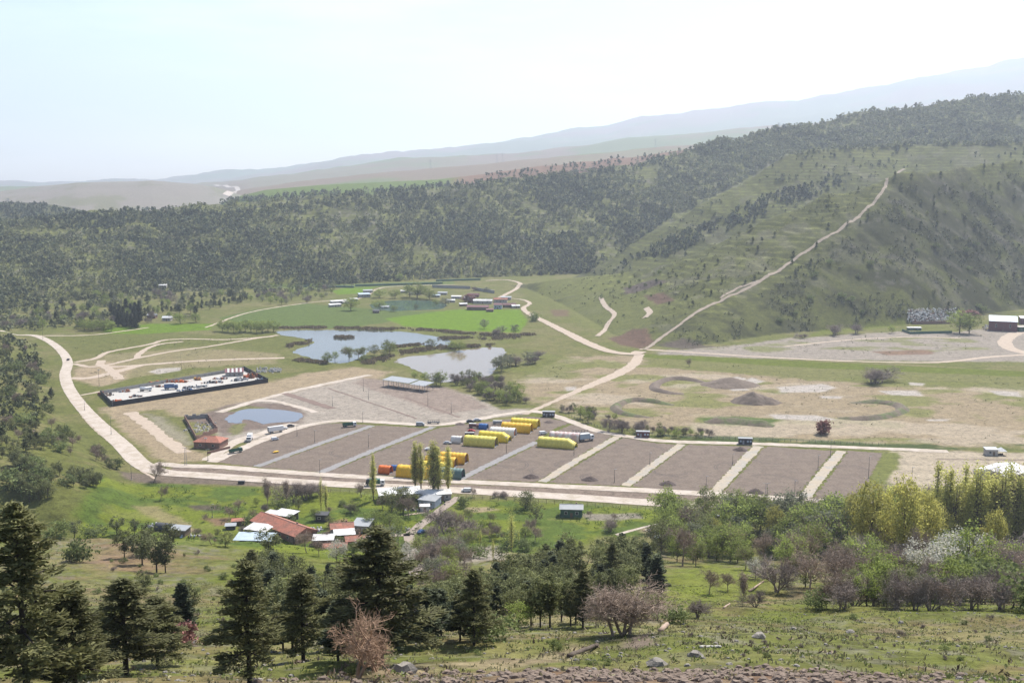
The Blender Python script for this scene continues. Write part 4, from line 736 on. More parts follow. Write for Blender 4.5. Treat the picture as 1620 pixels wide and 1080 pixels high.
house('scrapyard_shed', 1618, 524, 12, 6, 4.5, 8, 'green', 'plaster', 'dark green shed in front of the white roofed one', 'shed', 'shed', .5, SG); house('scrapyard_hut', 1446, 522, 13, 4, 2.5, -2, 'green', 'white', 'small white roofed hut inside the green fence', 'hut', 'shed', .3)
bar_wall((1427, 524), (1440, 528.5), 2.4, .2, 'green', 'yard_screen', 'short green screen at the left corner of the scrap yard', 'fence'); bar_wall((1440, 528.5), (1506, 527), 2.4, .2, 'green', 'yard_screen', 'long green screen along the front of the scrap yard', 'fence'); bar_wall((1443, 513), (1505, 512), 3, .4, 'brick', 'yard_wall', 'low brown wall below the rubble heap', 'wall')
def rubble(name, px0, px1, py0, py1, n, sz, mats, label, seed, cat='rubble heap', hmax=4.):
    rs = random.Random(seed); t = thing(name, (*[float(v) for v in ground((px0+px1)/2, (py0+py1)/2)[0][:2]], 0), label, cat); ox, oy = t.location.x, t.location.y
    for k, m in enumerate(mats):
        b = MB()
        for i in range(n//len(mats)):
            x, y = ground(rs.uniform(px0, px1), rs.uniform(py0, py1))[0][:2]; s = rs.uniform(.5, 1)*sz
            b.box(x-ox, y-oy, float(hz(x, y))+rs.uniform(-.2, hmax)-.3, s*rs.uniform(.5, 1.4), s, s*rs.uniform(.3, .9), rs.random()*3, rs.uniform(.3, 1), rs.uniform(.3, 1))
        o = b.build('rubble_blocks', M[m], t); o['kind'] = 'stuff'
rubble('rubble_heap', 1436, 1512, 493, 510, 900, 1.7, ['white', 'plaster', 'white', 'slab', 'plaster', 'brick', 'white', 'slab'], 'large pale heap of rubble and scrap above the green screen', 8)
rubble('rubble_heap', 1555, 1585, 516, 523, 90, 1.8, ['slab', 'white', 'wood'], 'pale rubble at the foot of the tall maroon shed', 9, hmax=1.5)
rubble('rubble_heap', 405, 445, 583, 590, 120, 1.6, ['slab', 'conc', 'grey'], 'grey and white rubble beyond the right end of the storage yard', 10, hmax=1.)
for i in range(24):
    a = random.Random(i*7+1); r_ = a.random()*6.28; q = a.uniform(.55, 1.1); px_ = 750+28*q*math.cos(r_)*1.0; py_ = 879+11*q*math.sin(r_); x, y = flo(px_, py_)
    z0 = float(hz(x, y)); s = a.uniform(.5, 1.0); o = MB().box(0, 0, -.1, s*1.5, s, s*.8, 0, .8, .7).build('stone_block', M['white' if i % 3 else 'slab'], None, (x, y, z0), a.random()*3); tag(o, 'pale stone block in the ring of stones in the meadow', 'stone', 'pale stones in the meadow')
# ------------------------------------------------------------------ vehicles
def wheels(t, xs, w, r=.36):
    for x in xs:
        for s in (-1, 1):
            b = MB().tube((x, s*(w/2-.22), r), (x, s*w/2, r), r, n=12).build('wheel', M['tyre'], t)
            MB().tube((x, s*(w/2-.02), r), (x, s*(w/2+.02), r), r*.55, n=8).build('rim', M['rimm'], b)
def extr(prof, w, taper=.86, zt=None):
    """side profile (x,z) extruded across, narrowing above the waist"""
    b = MB(); n = len(prof); zt = zt or 99; vs = []
    for s in (-1, 1): vs += [(x, s*w/2*(taper if z > zt else 1), z) for x, z in prof]
    return b.add(vs, [tuple(range(n)), tuple(range(2*n-1, n-1, -1))]+[((k+1) % n, k, n+k, n+(k+1) % n) for k in range(n)])
def vehicle(px, py, rz, kind, paint, label, scale=1., z=.16, cat=None):
    x, y = flo(px, py); z = max(z, float(hz(x, y))+.05); nm = {'car': 'parked_car', 'van': 'parked_van', 'truck': 'parked_truck', 'tipper': 'tipper_truck', 'tank': 'tank_truck', 'garbage': 'refuse_truck', 'pickup': 'pickup_truck', 'trailer': 'box_trailer', 'bed': 'flatbed_trailer'}[kind]
    t = thing(nm, (x, y, z), label, cat or {'car': 'car', 'van': 'van', 'pickup': 'pickup', 'trailer': 'trailer', 'bed': 'trailer'}.get(kind, 'truck'), None, R(rz)); t.scale = (scale,)*3
    if kind in ('car', 'van', 'pickup'):
        if kind == 'car': P = [(-2.2, .35), (2.2, .35), (2.25, .75), (1.2, .92), (.55, 1.42), (-1.1, 1.45), (-1.8, 1.0), (-2.2, .95)]; W_ = [(1.08, .95), (.53, 1.36), (-1.02, 1.38), (-1.6, 1.0)]; L_ = 2.2; w = 1.75
        elif kind == 'van': P = [(-2.3, .35), (2.3, .35), (2.35, .95), (1.75, 1.15), (1.1, 1.85), (-2.2, 1.9), (-2.3, .9)]; W_ = [(1.62, 1.2), (1.08, 1.75), (-1.9, 1.78), (-1.9, 1.2)]; L_ = 2.3; w = 1.85
        else: P = [(-2.6, .4), (2.5, .4), (2.55, .95), (1.5, 1.1), (.9, 1.75), (-.5, 1.8), (-.7, 1.1), (-2.6, 1.1)]; W_ = [(1.38, 1.15), (.88, 1.66), (-.45, 1.7), (-.6, 1.15)]; L_ = 2.5; w = 1.9
        extr(P, w, .84, 1.2).build('body', M[paint], t); extr(W_, w*.885, .98, 1.25).build('window', M['glass'], t)
        extr([(W_[0][0]+.05, W_[0][1]), (W_[1][0]+.06, W_[1][1]), (W_[1][0], W_[1][1]), (W_[0][0]-.1, W_[0][1])], w*.78).build('windscreen', M['glass'], t)
        for s in (-1, 1): MB().box(L_+.02, s*w*.36, .62, .06, .3, .16).build('headlight', M['lamp'], t); MB().box(-L_-.02, s*w*.4, .7, .05, .16, .2).build('tail_light', M['redp'], t)
        wheels(t, (-1.35, 1.4), w, .34)
        if kind == 'pickup': MB().box(-1.65, 0, 1.08, 1.7, w*.8, .05).build('load_bed', M['dark'], t)
    else:
        L = {'truck': 8, 'tipper': 8.5, 'tank': 8, 'garbage': 9, 'trailer': 9, 'bed': 9}[kind]; w = 2.5
        MB().box(0, 0, .75, L, 1., .3).build('chassis', M['dark'], t)
        if kind not in ('trailer', 'bed'):
            c = extr([(L/2-2.1, .7), (L/2, .7), (L/2+.02, 1.7), (L/2-.25, 2.75), (L/2-2.1, 2.8)], w, .96, 2).build('cab', M[paint[0]], t)
            extr([(L/2-.03, 1.75), (L/2+.04, 1.75), (L/2-.19, 2.6), (L/2-.27, 2.6)], w*.86).build('windscreen', M['glass'], c)
            for s in (-1, 1): MB().box(L/2-.9, s*(w/2+.01), 1.75, 1., .04, .75).build('side_window', M['glass'], c); MB().box(L/2+.03, s*.9, .95, .06, .35, .2).build('headlight', M['lamp'], t)
            wheels(t, (L/2-1.2, -L/2+2.1, -L/2+.8), w, .5)
        else: wheels(t, (-L/2+1, -L/2+2.2, L/2-1.4), w, .48)
        x0, x1 = -L/2, (L/2-2.3 if kind not in ('trailer', 'bed') else L/2); c = (x0+x1)/2; l = x1-x0
        if kind in ('truck', 'trailer'): b = MB().box(c, 0, 1.1, l, w, 2.5).build('cargo_box', M[paint[1]], t); MB().box(x0-.03, 0, 1.2, .05, w*.9, 2.2).build('rear_door', M['grey'], b); MB().box(c, 0, 3.6, l+.05, w+.05, .06).build('roof_panel', M['white'], b)
        elif kind == 'tipper':
            b = MB()
            for s in (-1, 1): b.box(c, s*(w/2-.05), 1.1, l, .1, 1.4)
            b.box(x0+.05, 0, 1.1, .1, w, 1.2); b.box(x1-.05, 0, 1.1, .1, w, 1.9); b.box(c, 0, 1.1, l, w, .1); b.build('tipper_body', M[paint[1]], t)
        elif kind == 'tank': MB().tube((x0, 0, 2), (x1, 0, 2), 1.05, n=16).build('tank', M[paint[1]], t); MB().tube((c, 0, 3), (c, 0, 3.25), .35, n=10).build('hatch', M['grey'], t)
        elif kind == 'garbage': extr([(x0+1.4, 1.1), (x1, 1.1), (x1, 3.2), (x0+1.6, 3.3)], w).build('refuse_body', M[paint[1]], t); extr([(x0-.3, .9), (x0+1.35, 1.), (x0+1.55, 3.3), (x0+.3, 3.2)], w*.95).build('tailgate', M['dark'], t)
        elif kind == 'bed':
            MB().box(c, 0, 1.05, l, w, .18).build('deck', M[paint[1]], t); b = MB()
            for k in range(6):
                for s in (-1, 1): b.box(x0+l*(k+.5)/6, s*w*.47, 1.2, .1, .1, 1.3)
            for s in (-1, 1): b.box(c, s*w*.47, 2.4, l, .08, .1)
            b.build('stake_frame', M['dark'], t)
    return t
V = vehicle
V(108, 570, 100, 'car', 'blkp', 'dark car driving on the curved concrete road'); V(231, 619, 10, 'tank', ('whp', 'whp'), 'white tank truck parked on the storage yard slab', z=.25)
V(271, 616, 12, 'truck', ('blup', 'blup'), 'blue machine truck parked in the middle of the storage yard', 1.15, z=.25); V(395, 697, -85, 'truck', ('whp', 'whp'), 'white box truck facing the camera on the access track')
V(373, 716, 40, 'tipper', ('grnp', 'grnp'), 'dark green tipper truck at the left corner of the plots', .85); V(436, 684, 35, 'trailer', ('whp', 'whp'), 'white box trailer parked beside the puddle')
V(449, 679, 30, 'car', 'whp', 'white car between the box trailer and a dark car'); V(460, 675, 25, 'car', 'blkp', 'dark car parked at the right end of the puddle'); V(435, 696, 35, 'van', 'whp', 'small white van on the perimeter road below the box trailer', .9)
V(553, 675, 20, 'tipper', ('whp', 'grnp'), 'tipper truck with a pale bed at the top of the first grey aisle', .95); V(665, 673, 0, 'van', 'silv', 'silver van parked at the top of the second grey aisle', 1.1); V(686, 670, 0, 'bed', ('dark', 'dark'), 'empty dark flatbed trailer right of the silver van', .85)
V(744, 668, 15, 'car', 'blkp', 'black car on the perimeter road, left one of a close pair', 1.1); V(755, 666, 15, 'car', 'silv', 'grey car on the perimeter road, right one of a close pair', 1.1); V(750, 677, -10, 'truck', ('maroon', 'maroon'), 'maroon truck left of the small blue-topped tent', .75)
V(746, 683, -8, 'car', 'redp', 'red car in front of the maroon truck'); V(743, 690, 0, 'trailer', ('dark', 'dark'), 'black box trailer left of the pale yellow tent', .6); V(787, 671, -5, 'trailer', ('dark', 'grey'), 'grey box trailer left of the farthest yellow tent', .6)
V(708, 702, -5, 'car', 'silv', 'silver car left of the small white dome tent'); V(678, 712, 10, 'car', 'whp', 'white car behind the lower amber tents', .95); V(859, 687, 25, 'van', 'whp', 'white van left of the striped tent')
V(927, 697, 25, 'truck', ('whp', 'blue'), 'long lorry with a white cab beside the striped tent', 1.15); V(918, 688, 0, 'bed', ('dark', 'dark'), 'dark stake-sided trailer behind the striped tent', 1.1); V(594, 768, 2, 'garbage', ('whp', 'grnp'), 'green and white refuse truck on the main road')
V(738, 778, 175, 'van', 'whp', 'white van on the main road beside the lane'); V(1043, 853, -55, 'car', 'whp', 'white car parked at the edge of the woodland'); V(1130, 818, 0, 'car', 'whp', 'white car half hidden among green trees by the main road'); V(667, 843, 60, 'car', 'blup', 'small blue car parked on the village lane')
# pallet on the plot
x, y = flo(435, 716); t = thing('crate_stack', (x, y, .08), 'orange wooden pallets lying on the leftmost gravel plot', 'pallets', None, .5)
for k in range(3): MB().box(k*.4, 0, k*.28, 3.2-k*.5, 1.8, .22, k*.15).build('pallet', M['yelo'] if k else M['wood'], t)
x, y = flo(382, 765); tag(MB().box(0, 0, 0, 3, 1.2, 1.2).box(0, 0, 1.2, 3.2, 1.4, .15).box(-1, -.65, .2, .6, .1, .7).build('roadside_bin', M['dark'], None, (x, y, .16)), 'black box standing on the verge of the main road', 'bin')
# ------------------------------------------------------------------ poles, posts, pylons
PG = 'thin lamp poles round the gravel site'
poles = [(498, 700, 20, 1), (506, 748, 22, 1), (583, 708, 22, 1), (526, 643, 15, 1), (575, 619, 22, 1), (583, 632, 18, 1), (677, 642, 21, 1), (714, 654, 17, 1), (574, 668, 18, 1), (801, 717, 26, 2), (908, 720, 20, 1), (1028, 735, 20, 1), (1159, 735, 18, 1), (1117, 772, 20, 1), (972, 763, 22, 1), (1294, 743, 24, 1), (1314, 721, 26, 1), (1374, 756, 36, 1), (1257, 785, 26, 1), (1442, 771, 34, 1), (1212, 797, 34, 3),
         (157, 611, 26, 2), (134, 649, 15, 1), (176, 687, 28, 1), (294, 736, 29, 4), (329, 728, 18, 1), (208, 759, 22, 1), (287, 584, 26, 1), (326, 712, 19, 2), (336, 818, 22, 1), (68, 537, 14, 1), (470, 690, 18, 1)]
for i, (a, b, h, k) in enumerate(poles):
    x, y = flo(a, b); z0 = float(hz(x, y)); H = h*y/F/math.cos(PITCH)
    if k in (3, 4):
        t = thing('lattice_pole', (x, y, z0), 'twin legged steel power pole at the near road edge right of the third tan aisle' if k == 3 else 'grey lattice power pole at the bend of the concrete road', 'power pole')
        for s in (-.55, .55): MB().tube((s, 0, 0), (s*.6, 0, H), .12, .08, 5).build('leg', M['grey'], t)
        b_ = MB(); n = 9
        for j in range(n): b_.tube((-.55*(1-.4*j/n), 0, H*j/n), (.55*(1-.4*(j+1)/n), 0, H*(j+1)/n), .04, n=4)
        b_.build('bracing', M['grey'], t); MB().box(0, 0, H, 3, .15, .15).build('crossarm', M['grey'], t)
    else:
        t = thing('lamp_pole', (x, y, z0), 'thin grey lamp pole', 'lamp pole', PG)
        MB().tube((0, 0, -.2), (0, 0, H), .13, .07, 6).build('pole', M['dark'], t); MB().box(.45, 0, H, 1.1, .25, .12).build('lamp_head', M['grey' if k == 1 else 'white'], t); MB().box(0, 0, 0, .5, .5, .5).build('base', M['conc'], t)
        if k == 2: MB().box(0, 0, H, 1.4, .3, .5).build('floodlight', M['white'], t)
# wire fence along the meadow
def fence(pix, n, h, name, label, m='wood'):
    P = ground([p[0] for p in pix], [p[1] for p in pix]); d = np.r_[0, np.cumsum(np.linalg.norm(np.diff(P[:, :2], axis=0), axis=1))]; s = np.linspace(0, d[-1], n)
    X = np.interp(s, d, P[:, 0]); Y = np.interp(s, d, P[:, 1]); t = thing(name, (X[0], Y[0], 0), label, 'fence'); Zz = hz(X, Y); pr = None; wi = MB()
    for k in range(n):
        p = Vector((X[k]-X[0], Y[k]-Y[0], Zz[k])); MB().tube(p-Vector((0, 0, .2)), p+Vector((0, 0, h)), .09, n=5).build('post', M[m], t)
        if pr is not None:
            for q in (.4, .7, .95): wi.tube(pr+Vector((0, 0, h*q)), p+Vector((0, 0, h*q)), .02, n=3, cap=False)
        pr = p
    wi.build('wire', M['grey'], t)
fence([(700, 787), (800, 792), (900, 799), (1000, 806), (1075, 812)], 30, 2., 'wire_fence', 'post and wire fence between main road and bright meadow')
fence([(900, 659), (950, 678), (985, 684), (1060, 692), (1200, 697), (1400, 705)], 60, 1.8, 'boundary_fence', 'dark boundary fence along the far side of the perimeter road', 'dark')
fence([(420, 772), (560, 780), (600, 790)], 14, 1.6, 'garden_fence', 'wooden post fence along the main road left of the white hall')
# pylons on the far plateau
for a, Yd, pyb, h, lab in ((225, 2600, 331, 16, 'steel pylon above the left hill crest, tallest there'), (170, 2600, 334, 10, 'small steel pylon left of the tallest one on the left crest'), (13, 2550, 320, 14, 'steel pylon at the far left edge of the skyline'), (681, 4700, 262, 14, 'steel pylon on the hazy plateau left of centre'), (786, 4700, 254, 14, 'steel pylon on the hazy plateau, left one of a pair'), (795, 4700, 253, 14, 'steel pylon on the hazy plateau, right one of a pair'), (1037, 4700, 230, 14, 'steel pylon beyond the brown fields'), (1232, 2500, 200, 15, 'steel pylon rising behind the right-hand forest crest')):
    x, y, _ = at(a, pyb, Yd); z0 = float(hz(x, y)); H = h*y/F+2
    t = thing('power_pylon', (x, y, z0), lab, 'pylon', 'power pylons on the horizon'); b = MB()
    for s in ((-1, -1), (1, -1), (1, 1), (-1, 1)): b.tube((s[0]*H*.09, s[1]*H*.09, -2), (s[0]*.3, s[1]*.3, H), .3, .2, 4)
    for j in range(6): q = H*j/6; e = H*.09*(1-j/6); e2 = H*.09*(1-(j+1)/6); b.tube((-e, -e, q), (e2, -e2, q+H/6), .15, n=4); b.tube((e, -e, q), (-e2, -e2, q+H/6), .15, n=4)
    b.build('tower_frame', M['grey'], t); a_ = MB()
    for q, w_ in ((.7, .22), (.82, .28), (.94, .18)): a_.box(0, 0, H*q, H*w_*2, .5, .5)
    a_.build('crossarm', M['grey'], t)
# ------------------------------------------------------------------ vegetation
def rquads(C, size, rs, flat=0., elong=1., D=None, jit=.3):
    """random small leaf faces round centres C"""
    n = len(C); a = rs.normal(size=(n, 3)); a[:, 2] *= (1-flat)
    if D is not None: a = D+a*jit
    a /= np.linalg.norm(a, axis=1)[:, None]+1e-9
    b = rs.normal(size=(n, 3)); b[:, 2] *= (1-flat); b -= a*np.sum(a*b, 1)[:, None]; b /= np.linalg.norm(b, axis=1)[:, None]+1e-9
    s = (size*(.6+.8*rs.rand(n)))[:, None] if np.isscalar(size) else size[:, None]
    a = a*s*elong*.5; b = b*s*.5
    V = np.stack([C-a-b*.6, C+a*.6-b, C+a+b*.6, C-a*.6+b], 1).reshape(-1, 3); return V
def qf(n): return np.arange(n*4).reshape(n, 4)
MT = dict(bark=mat('bark', (.085, .065, .05), .95, .25, 3.), bark2=mat('dark_bark', (.035, .028, .024), .95, .25, 3.), twig=mat('twig', (.25, .19, .145), .95, .2, 2., rnd=.25), twigr=mat('red_twig', (.31, .205, .135), .95, .2, 2.), twigp=mat('mauve_twig', (.235, .19, .16), .95, .2, 2., rnd=.2),
          spring=mat('spring_leaf', (.21, .25, .065), .8, .2, .8, rnd=.3, isl=.25, back=.5), olive=mat('olive_leaf', (.15, .16, .065), .85, .2, .8, rnd=.3, isl=.3, back=.4), pop=mat('poplar_leaf', (.46, .45, .14), .8, .2, .8, rnd=.18, isl=.3, back=.62), gold=mat('golden_leaf', (.36, .34, .095), .8, .2, .6, rnd=.2, isl=.3, back=.5),
          pine=mat('pine_needle', (.125, .135, .055), .85, .25, .8, rnd=.25, isl=.35, back=.3), cedar=mat('cedar_needle', (.125, .125, .05), .85, .25, 1.2, rnd=.2, isl=.4, back=.3), dark=mat('spruce_needle', (.075, .088, .045), .85, .25, 1.2, rnd=.2, isl=.35, back=.1), white=mat('blossom', (.46, .44, .36), .8, .15, .8, rnd=.1, isl=.2, back=.3),
          reed=mat('reed', (.26, .20, .12), .9, .2, .5, isl=.3), bushg=mat('bush_leaf', (.15, .18, .065), .85, .2, .8, rnd=.3, isl=.3, back=.4), red=mat('red_leaf', (.24, .12, .10), .85, .2, .8, isl=.3, back=.2), greyg=mat('grey_leaf', (.18, .19, .12), .85, .2, .8, rnd=.2, isl=.25, back=.4))
def leafy(rs, Rr, H, z0, ncl, per, leaf, shape='round', cl=.9):
    """leaf clumps spread unevenly through an egg-shaped crown"""
    P = []
    while len(P) < ncl:
        p = rs.uniform(-1, 1, 3); r = np.linalg.norm(p)
        if r > 1 or r < .35: continue
        z = p[2]*.5+.5
        if shape == 'column': w = min(1, z*4)*(1-z**2.2*.75)
        elif shape == 'cone': w = (1-z)**.8+.06
        elif shape == 'umbrella': w = min(1, .45+z*1.2)
        else: w = 1.
        P.append((p[0]*Rr*w*(.8+.35*math.sin(3*math.atan2(p[1], p[0])+rs.rand())), p[1]*Rr*w, z0+z*H))
    P = np.array(P); cs = cl*(.6+.8*rs.rand(ncl))
    C = np.repeat(P, per, 0)+rs.normal(size=(ncl*per, 3))*np.repeat(cs, per)[:, None]*[.5, .5, .38 if shape != 'column' else .8]
    return C, P
def trunkmb(rs, H, r, limbs, P, lean=.03, frac=.85):
    b = MB(); pts = [Vector((rs.normal()*lean*H*.3*k/4, rs.normal()*lean*H*.3*k/4, -.3+(H*frac+.3)*k/4)) for k in range(5)]
    for k in range(4): b.tube(pts[k], pts[k+1], r*(1-k*.2), r*(1-(k+1)*.2), 6, False)
    for p in P[rs.permutation(len(P))[:limbs]]:
        z = min(max(p[2]*.55, H*.12), H*.7); k = int(min(3, z/(H*frac)*4)); f = z/(H*frac)*4-k; q = pts[k].lerp(pts[k+1], max(0, min(1, f)))
        m = q.lerp(Vector(p), .5)+Vector((0, 0, -.06*H)); b.tube(q, m, r*.38, r*.22, 4, False); b.tube(m, Vector(p), r*.22, r*.06, 4, False)
    return b
PROTO = {}
def make_tree(key, name, crown_m, bark_m, H, Rr, z0, ncl, per, leaf, shape, cl=.9, r=None, seed=1, flat=.2, limbs=14, crown='crown'):
    rs = np.random.RandomState(seed); C, P = leafy(rs, Rr, H-z0, z0, ncl, per, leaf, shape, cl)
    t = bpy.data.objects.new(name, None); COL.objects.link(t); t['H'] = H
    npmesh(crown, rquads(C, leaf, rs, flat, 1.3), qf(len(C)), MT[crown_m], t)
    trunkmb(rs, H, r or H*.022, limbs, P).build('trunk', MT[bark_m], t); PROTO.setdefault(key, []).append(t); return t
def branching(rs, H, r, levels=4, spread=.55, first=.25, kids=(1, 4), n=5, up=.25):
    b = MB(); tips = []
    def go(p, d, L, r, lv):
        q = p; steps = 3
        for s in range(steps):
            d = (d+Vector(rs.normal(size=3))*.13+Vector((0, 0, up*.15))).normalized(); q2 = q+d*L/steps
            b.tube(q, q2, r*(1-.25*s/steps), r*(1-.25*(s+1)/steps), max(3, n-lv), False)
            if lv < levels and s >= (0 if lv else 1):
                for k in range(rs.randint(*kids) if lv else rs.randint(3, 5)):
                    a = Vector(rs.normal(size=3)); a = (a-a.dot(d)*d).normalized(); nd = (d*(1-spread)+a*spread*(.8+.5*rs.rand())+Vector((0, 0, up*.5))).normalized()
                    go(q2, nd, L*rs.uniform(.5, .72), r*.52, lv+1)
            q = q2
        tips.append(q)
    go(Vector((0, 0, -.2)), Vector((0, 0, 1)), H*first*1.6, r, 0); return b, tips
def make_bare(key, name, H, m, seed, leaf=None, leafm=None, spread=.55, stems=1, levels=4, r=None, first=.3, up=.25, haze=0, hz_=.5, kids=(1, 4)):
    rs = np.random.RandomState(seed); t = bpy.data.objects.new(name, None); COL.objects.link(t); B = MB(); T_ = []
    for s in range(stems):
        b, tips = branching(rs, H*(1 if s == 0 else rs.uniform(.6, .95)), r or H*.022, levels, spread, first, up=up, kids=kids)
        o = Vector((rs.normal()*H*.05, rs.normal()*H*.05, 0)) if stems > 1 else Vector(); k = Matrix.Rotation(rs.uniform(-.45, .45) if stems > 1 else 0, 3, 'X') @ Matrix.Rotation(rs.uniform(-.45, .45) if stems > 1 else 0, 3, 'Y')
        B.add([k @ Vector(v)+o for v in b.v], b.f); T_ += [k @ q+o for q in tips]
    mx = max(v[2] for v in B.v); sc = H/mx; B.v = [(v[0]*sc, v[1]*sc, v[2]*sc) for v in B.v]; T_ = np.array([tuple(q*sc) for q in T_])
    B.build('trunk', MT[m], t); t['H'] = H
    if haze:   # fine twigs / buds at the ends of the branches
        C = T_[rs.randint(0, len(T_), haze)]+rs.normal(size=(haze, 3))*H*.035
        npmesh('twigs' if not leafm else 'crown', rquads(C, H*.0055 if not leafm else hz_*H*.06, rs, 0, 13. if not leafm else 1.2), qf(haze), MT[leafm or m], t)
    PROTO.setdefault(key, []).append(t); return t
def make_cedar(key, name, H, Rr, seed, m='cedar', dens=1., z0=.2, leafs=.085):
    rs = np.random.RandomState(seed); t = bpy.data.objects.new(name, None); COL.objects.link(t); t['H'] = H
    tr = MB(); tr.tube((0, 0, -.5), (0, 0, H*.5), H*.022, H*.014, 8, False); tr.tube((0, 0, H*.5), (0, 0, H), H*.014, .02, 6, False); Cs = []; Ds = []; nb = int(50*dens)
    lb = MB()
    for i in range(nb):
        f = (i+.5)/nb; z = H*(z0+(1-z0)*f**.9); az = i*2.39996+rs.normal()*.3; L = Rr*((1-f)**.75)*(.55+.6*rs.rand())+.25*H*.05
        d = Vector((math.cos(az), math.sin(az), .28-.2*(1-f)+rs.normal()*.08)).normalized(); p = Vector((0, 0, z)); q = p; nseg = 4
        for s in range(nseg):
            q2 = q+d*L/nseg; lb.tube(q, q2, H*.006*(1-s/nseg)+.01, H*.006*(1-(s+1)/nseg)+.008, 4, False); q = q2; d = (d+Vector((0, 0, -.05))).normalized()
        nn = int((5+36*L/Rr)*dens); u = rs.rand(nn)**.7*.92+.12; side = rs.normal(size=nn)*(.26*L*(1.1-u)*.9+.12)
        base = np.array(p)+np.outer(u*L, np.array((math.cos(az), math.sin(az), (q-p).z/L)))
        C = base+np.outer(side, np.array((-math.sin(az), math.cos(az), 0)))+np.column_stack([np.zeros(nn), np.zeros(nn), rs.normal(size=nn)*.07*H*.1-.04*np.abs(side)])
        per = 10; CC = np.repeat(C, per, 0)+rs.normal(size=(nn*per, 3))*[.16, .16, .05]*(H/9.); Cs.append(CC)
        Dv = np.repeat(np.outer(np.ones(nn), np.array((math.cos(az), math.sin(az), .15)))+np.outer(np.sign(side)*.7, np.array((-math.sin(az), math.cos(az), 0))), per, 0); Ds.append(Dv)
    C = np.concatenate(Cs); D = np.concatenate(Ds)
    npmesh('crown', rquads(C, leafs*H/9., rs, .55, 4.2, D, .5), qf(len(C)), MT[m], t); tr.build('trunk', MT['bark2'], t); lb.build('branches', MT['bark2'], t)
    PROTO.setdefault(key, []).append(t); return t
for s in range(3): make_cedar('cedar', 'cedar_tree', 9, 3.4, 10+s)
for s in range(2): make_cedar('cedars', 'cedar_tree', 8, 2.5, 20+s, 'dark', .62, .2, .2)
for s in range(2): make_cedar('spruce', 'spruce_tree', 8, 2.2, 30+s, 'dark', .8, .04, .22)
for s in range(3): make_tree('pine', 'pine_tree', 'pine', 'bark2', 7, 2.5, 1.6, 42, 38, .22, 'umbrella', .8, seed=40+s, flat=.5)
for s in range(2): make_tree('pineb', 'pine_tree', 'olive', 'bark2', 8, 2.3, 2.4, 42, 44, .23, 'umbrella', .75, seed=45+s, flat=.4)
for s in range(2): make_tree('smallpine', 'pine_tree', 'pine', 'bark2', 5, 1.9, .6, 26, 20, .42, 'cone', .7, seed=50+s, flat=.4, limbs=4)
for s in range(3): make_tree('poplar', 'poplar_tree', 'pop', 'bark', 24, 2.0, 2.5, 150, 24, .26, 'column', .95, r=.3, seed=60+s, flat=.0, limbs=60)
for s in range(3): make_tree('thinpop', 'poplar_tree', 'pop', 'bark', 17, 1.15, 2, 90, 18, .17, 'column', .8, r=.17, seed=65+s, flat=.0, limbs=46)
for s in range(3): make_tree('spring', 'leafy_tree', 'spring', 'bark', 7, 3, 1.2, 44, 44, .19, 'round', .9, seed=70+s, flat=0.1, limbs=20)
for s in range(2): make_tree('grey', 'grey_willow_tree', 'greyg', 'bark', 7, 3, .8, 42, 44, .19, 'round', .95, seed=75+s, flat=0.1, limbs=22)
for s in range(2): make_tree('olive', 'broadleaf_tree', 'olive', 'bark', 7, 2.8, 1., 42, 44, .19, 'round', .9, seed=78+s, flat=0.1, limbs=22)
for s in range(3): make_tree('gold', 'willow_tree', 'gold', 'bark', 15, 4.4, 2.5, 120, 60, .23, 'round', 1.3, r=.26, seed=80+s, flat=0., limbs=40)
for s in range(2): make_tree('blossom', 'blossom_tree', 'white', 'bark', 7, 3, 1.5, 64, 40, .15, 'round', .8, seed=85+s, flat=0., limbs=26)
for s in range(3): make_tree('bush', 'bush', 'bushg', 'bark', 3, 2.2, .0, 30, 34, .2, 'round', .7, seed=90+s, flat=0.1, limbs=8)
make_tree('redbush', 'red_shrub', 'red', 'bark', 3, 1.6, .2, 36, 26, .26, 'round', .6, seed=94, flat=0., limbs=10)
for s in range(3): make_bare('bare', 'bare_tree', 7, 'twig', 100+s, levels=4, haze=800, hz_=.5)
for s in range(2): make_bare('bareb', 'bare_shrub', 4, 'twigp', 105+s, stems=5, levels=3, first=.34, haze=1500, hz_=.55)
for s in range(2): make_bare('bud', 'budding_tree', 7, 'twig', 110+s, levels=4, leafm='spring', haze=2000, hz_=.4)
for s in range(2): make_bare('barepop', 'bare_poplar', 15, 'twig', 114+s, levels=3, spread=.24, up=.9, first=.5, r=.16, haze=1500, hz_=.22)
make_bare('redbare', 'bare_almond_tree', 6.5, 'twigr', 120, levels=4, spread=.62, first=.24, stems=2, r=.12, haze=60, hz_=.35, kids=(1, 3)); make_bare('wide', 'spreading_bare_tree', 6, 'twig', 122, levels=4, spread=.6, stems=5, first=.3, r=.12, haze=1800, hz_=.4)
DESC = dict(cedar='olive-dark layered cedar', cedars='slender dark cedar', spruce='dense dark spruce', pine='dark round pine', pineb='olive brown pine', smallpine='small dark pine', poplar='tall pale green poplar', thinpop='slim pale poplar', spring='fresh green leafy tree', grey='grey-green leafy tree', olive='dull olive leafy tree',
            gold='golden yellow-green willow', blossom='tree in white blossom', bush='green bush', redbush='red-leaved shrub', bare='bare brown tree', bareb='bare mauve shrub', bud='tree in pale bud', barepop='bare upright poplar', redbare='reddish bare tree', wide='wide spreading bare tree')
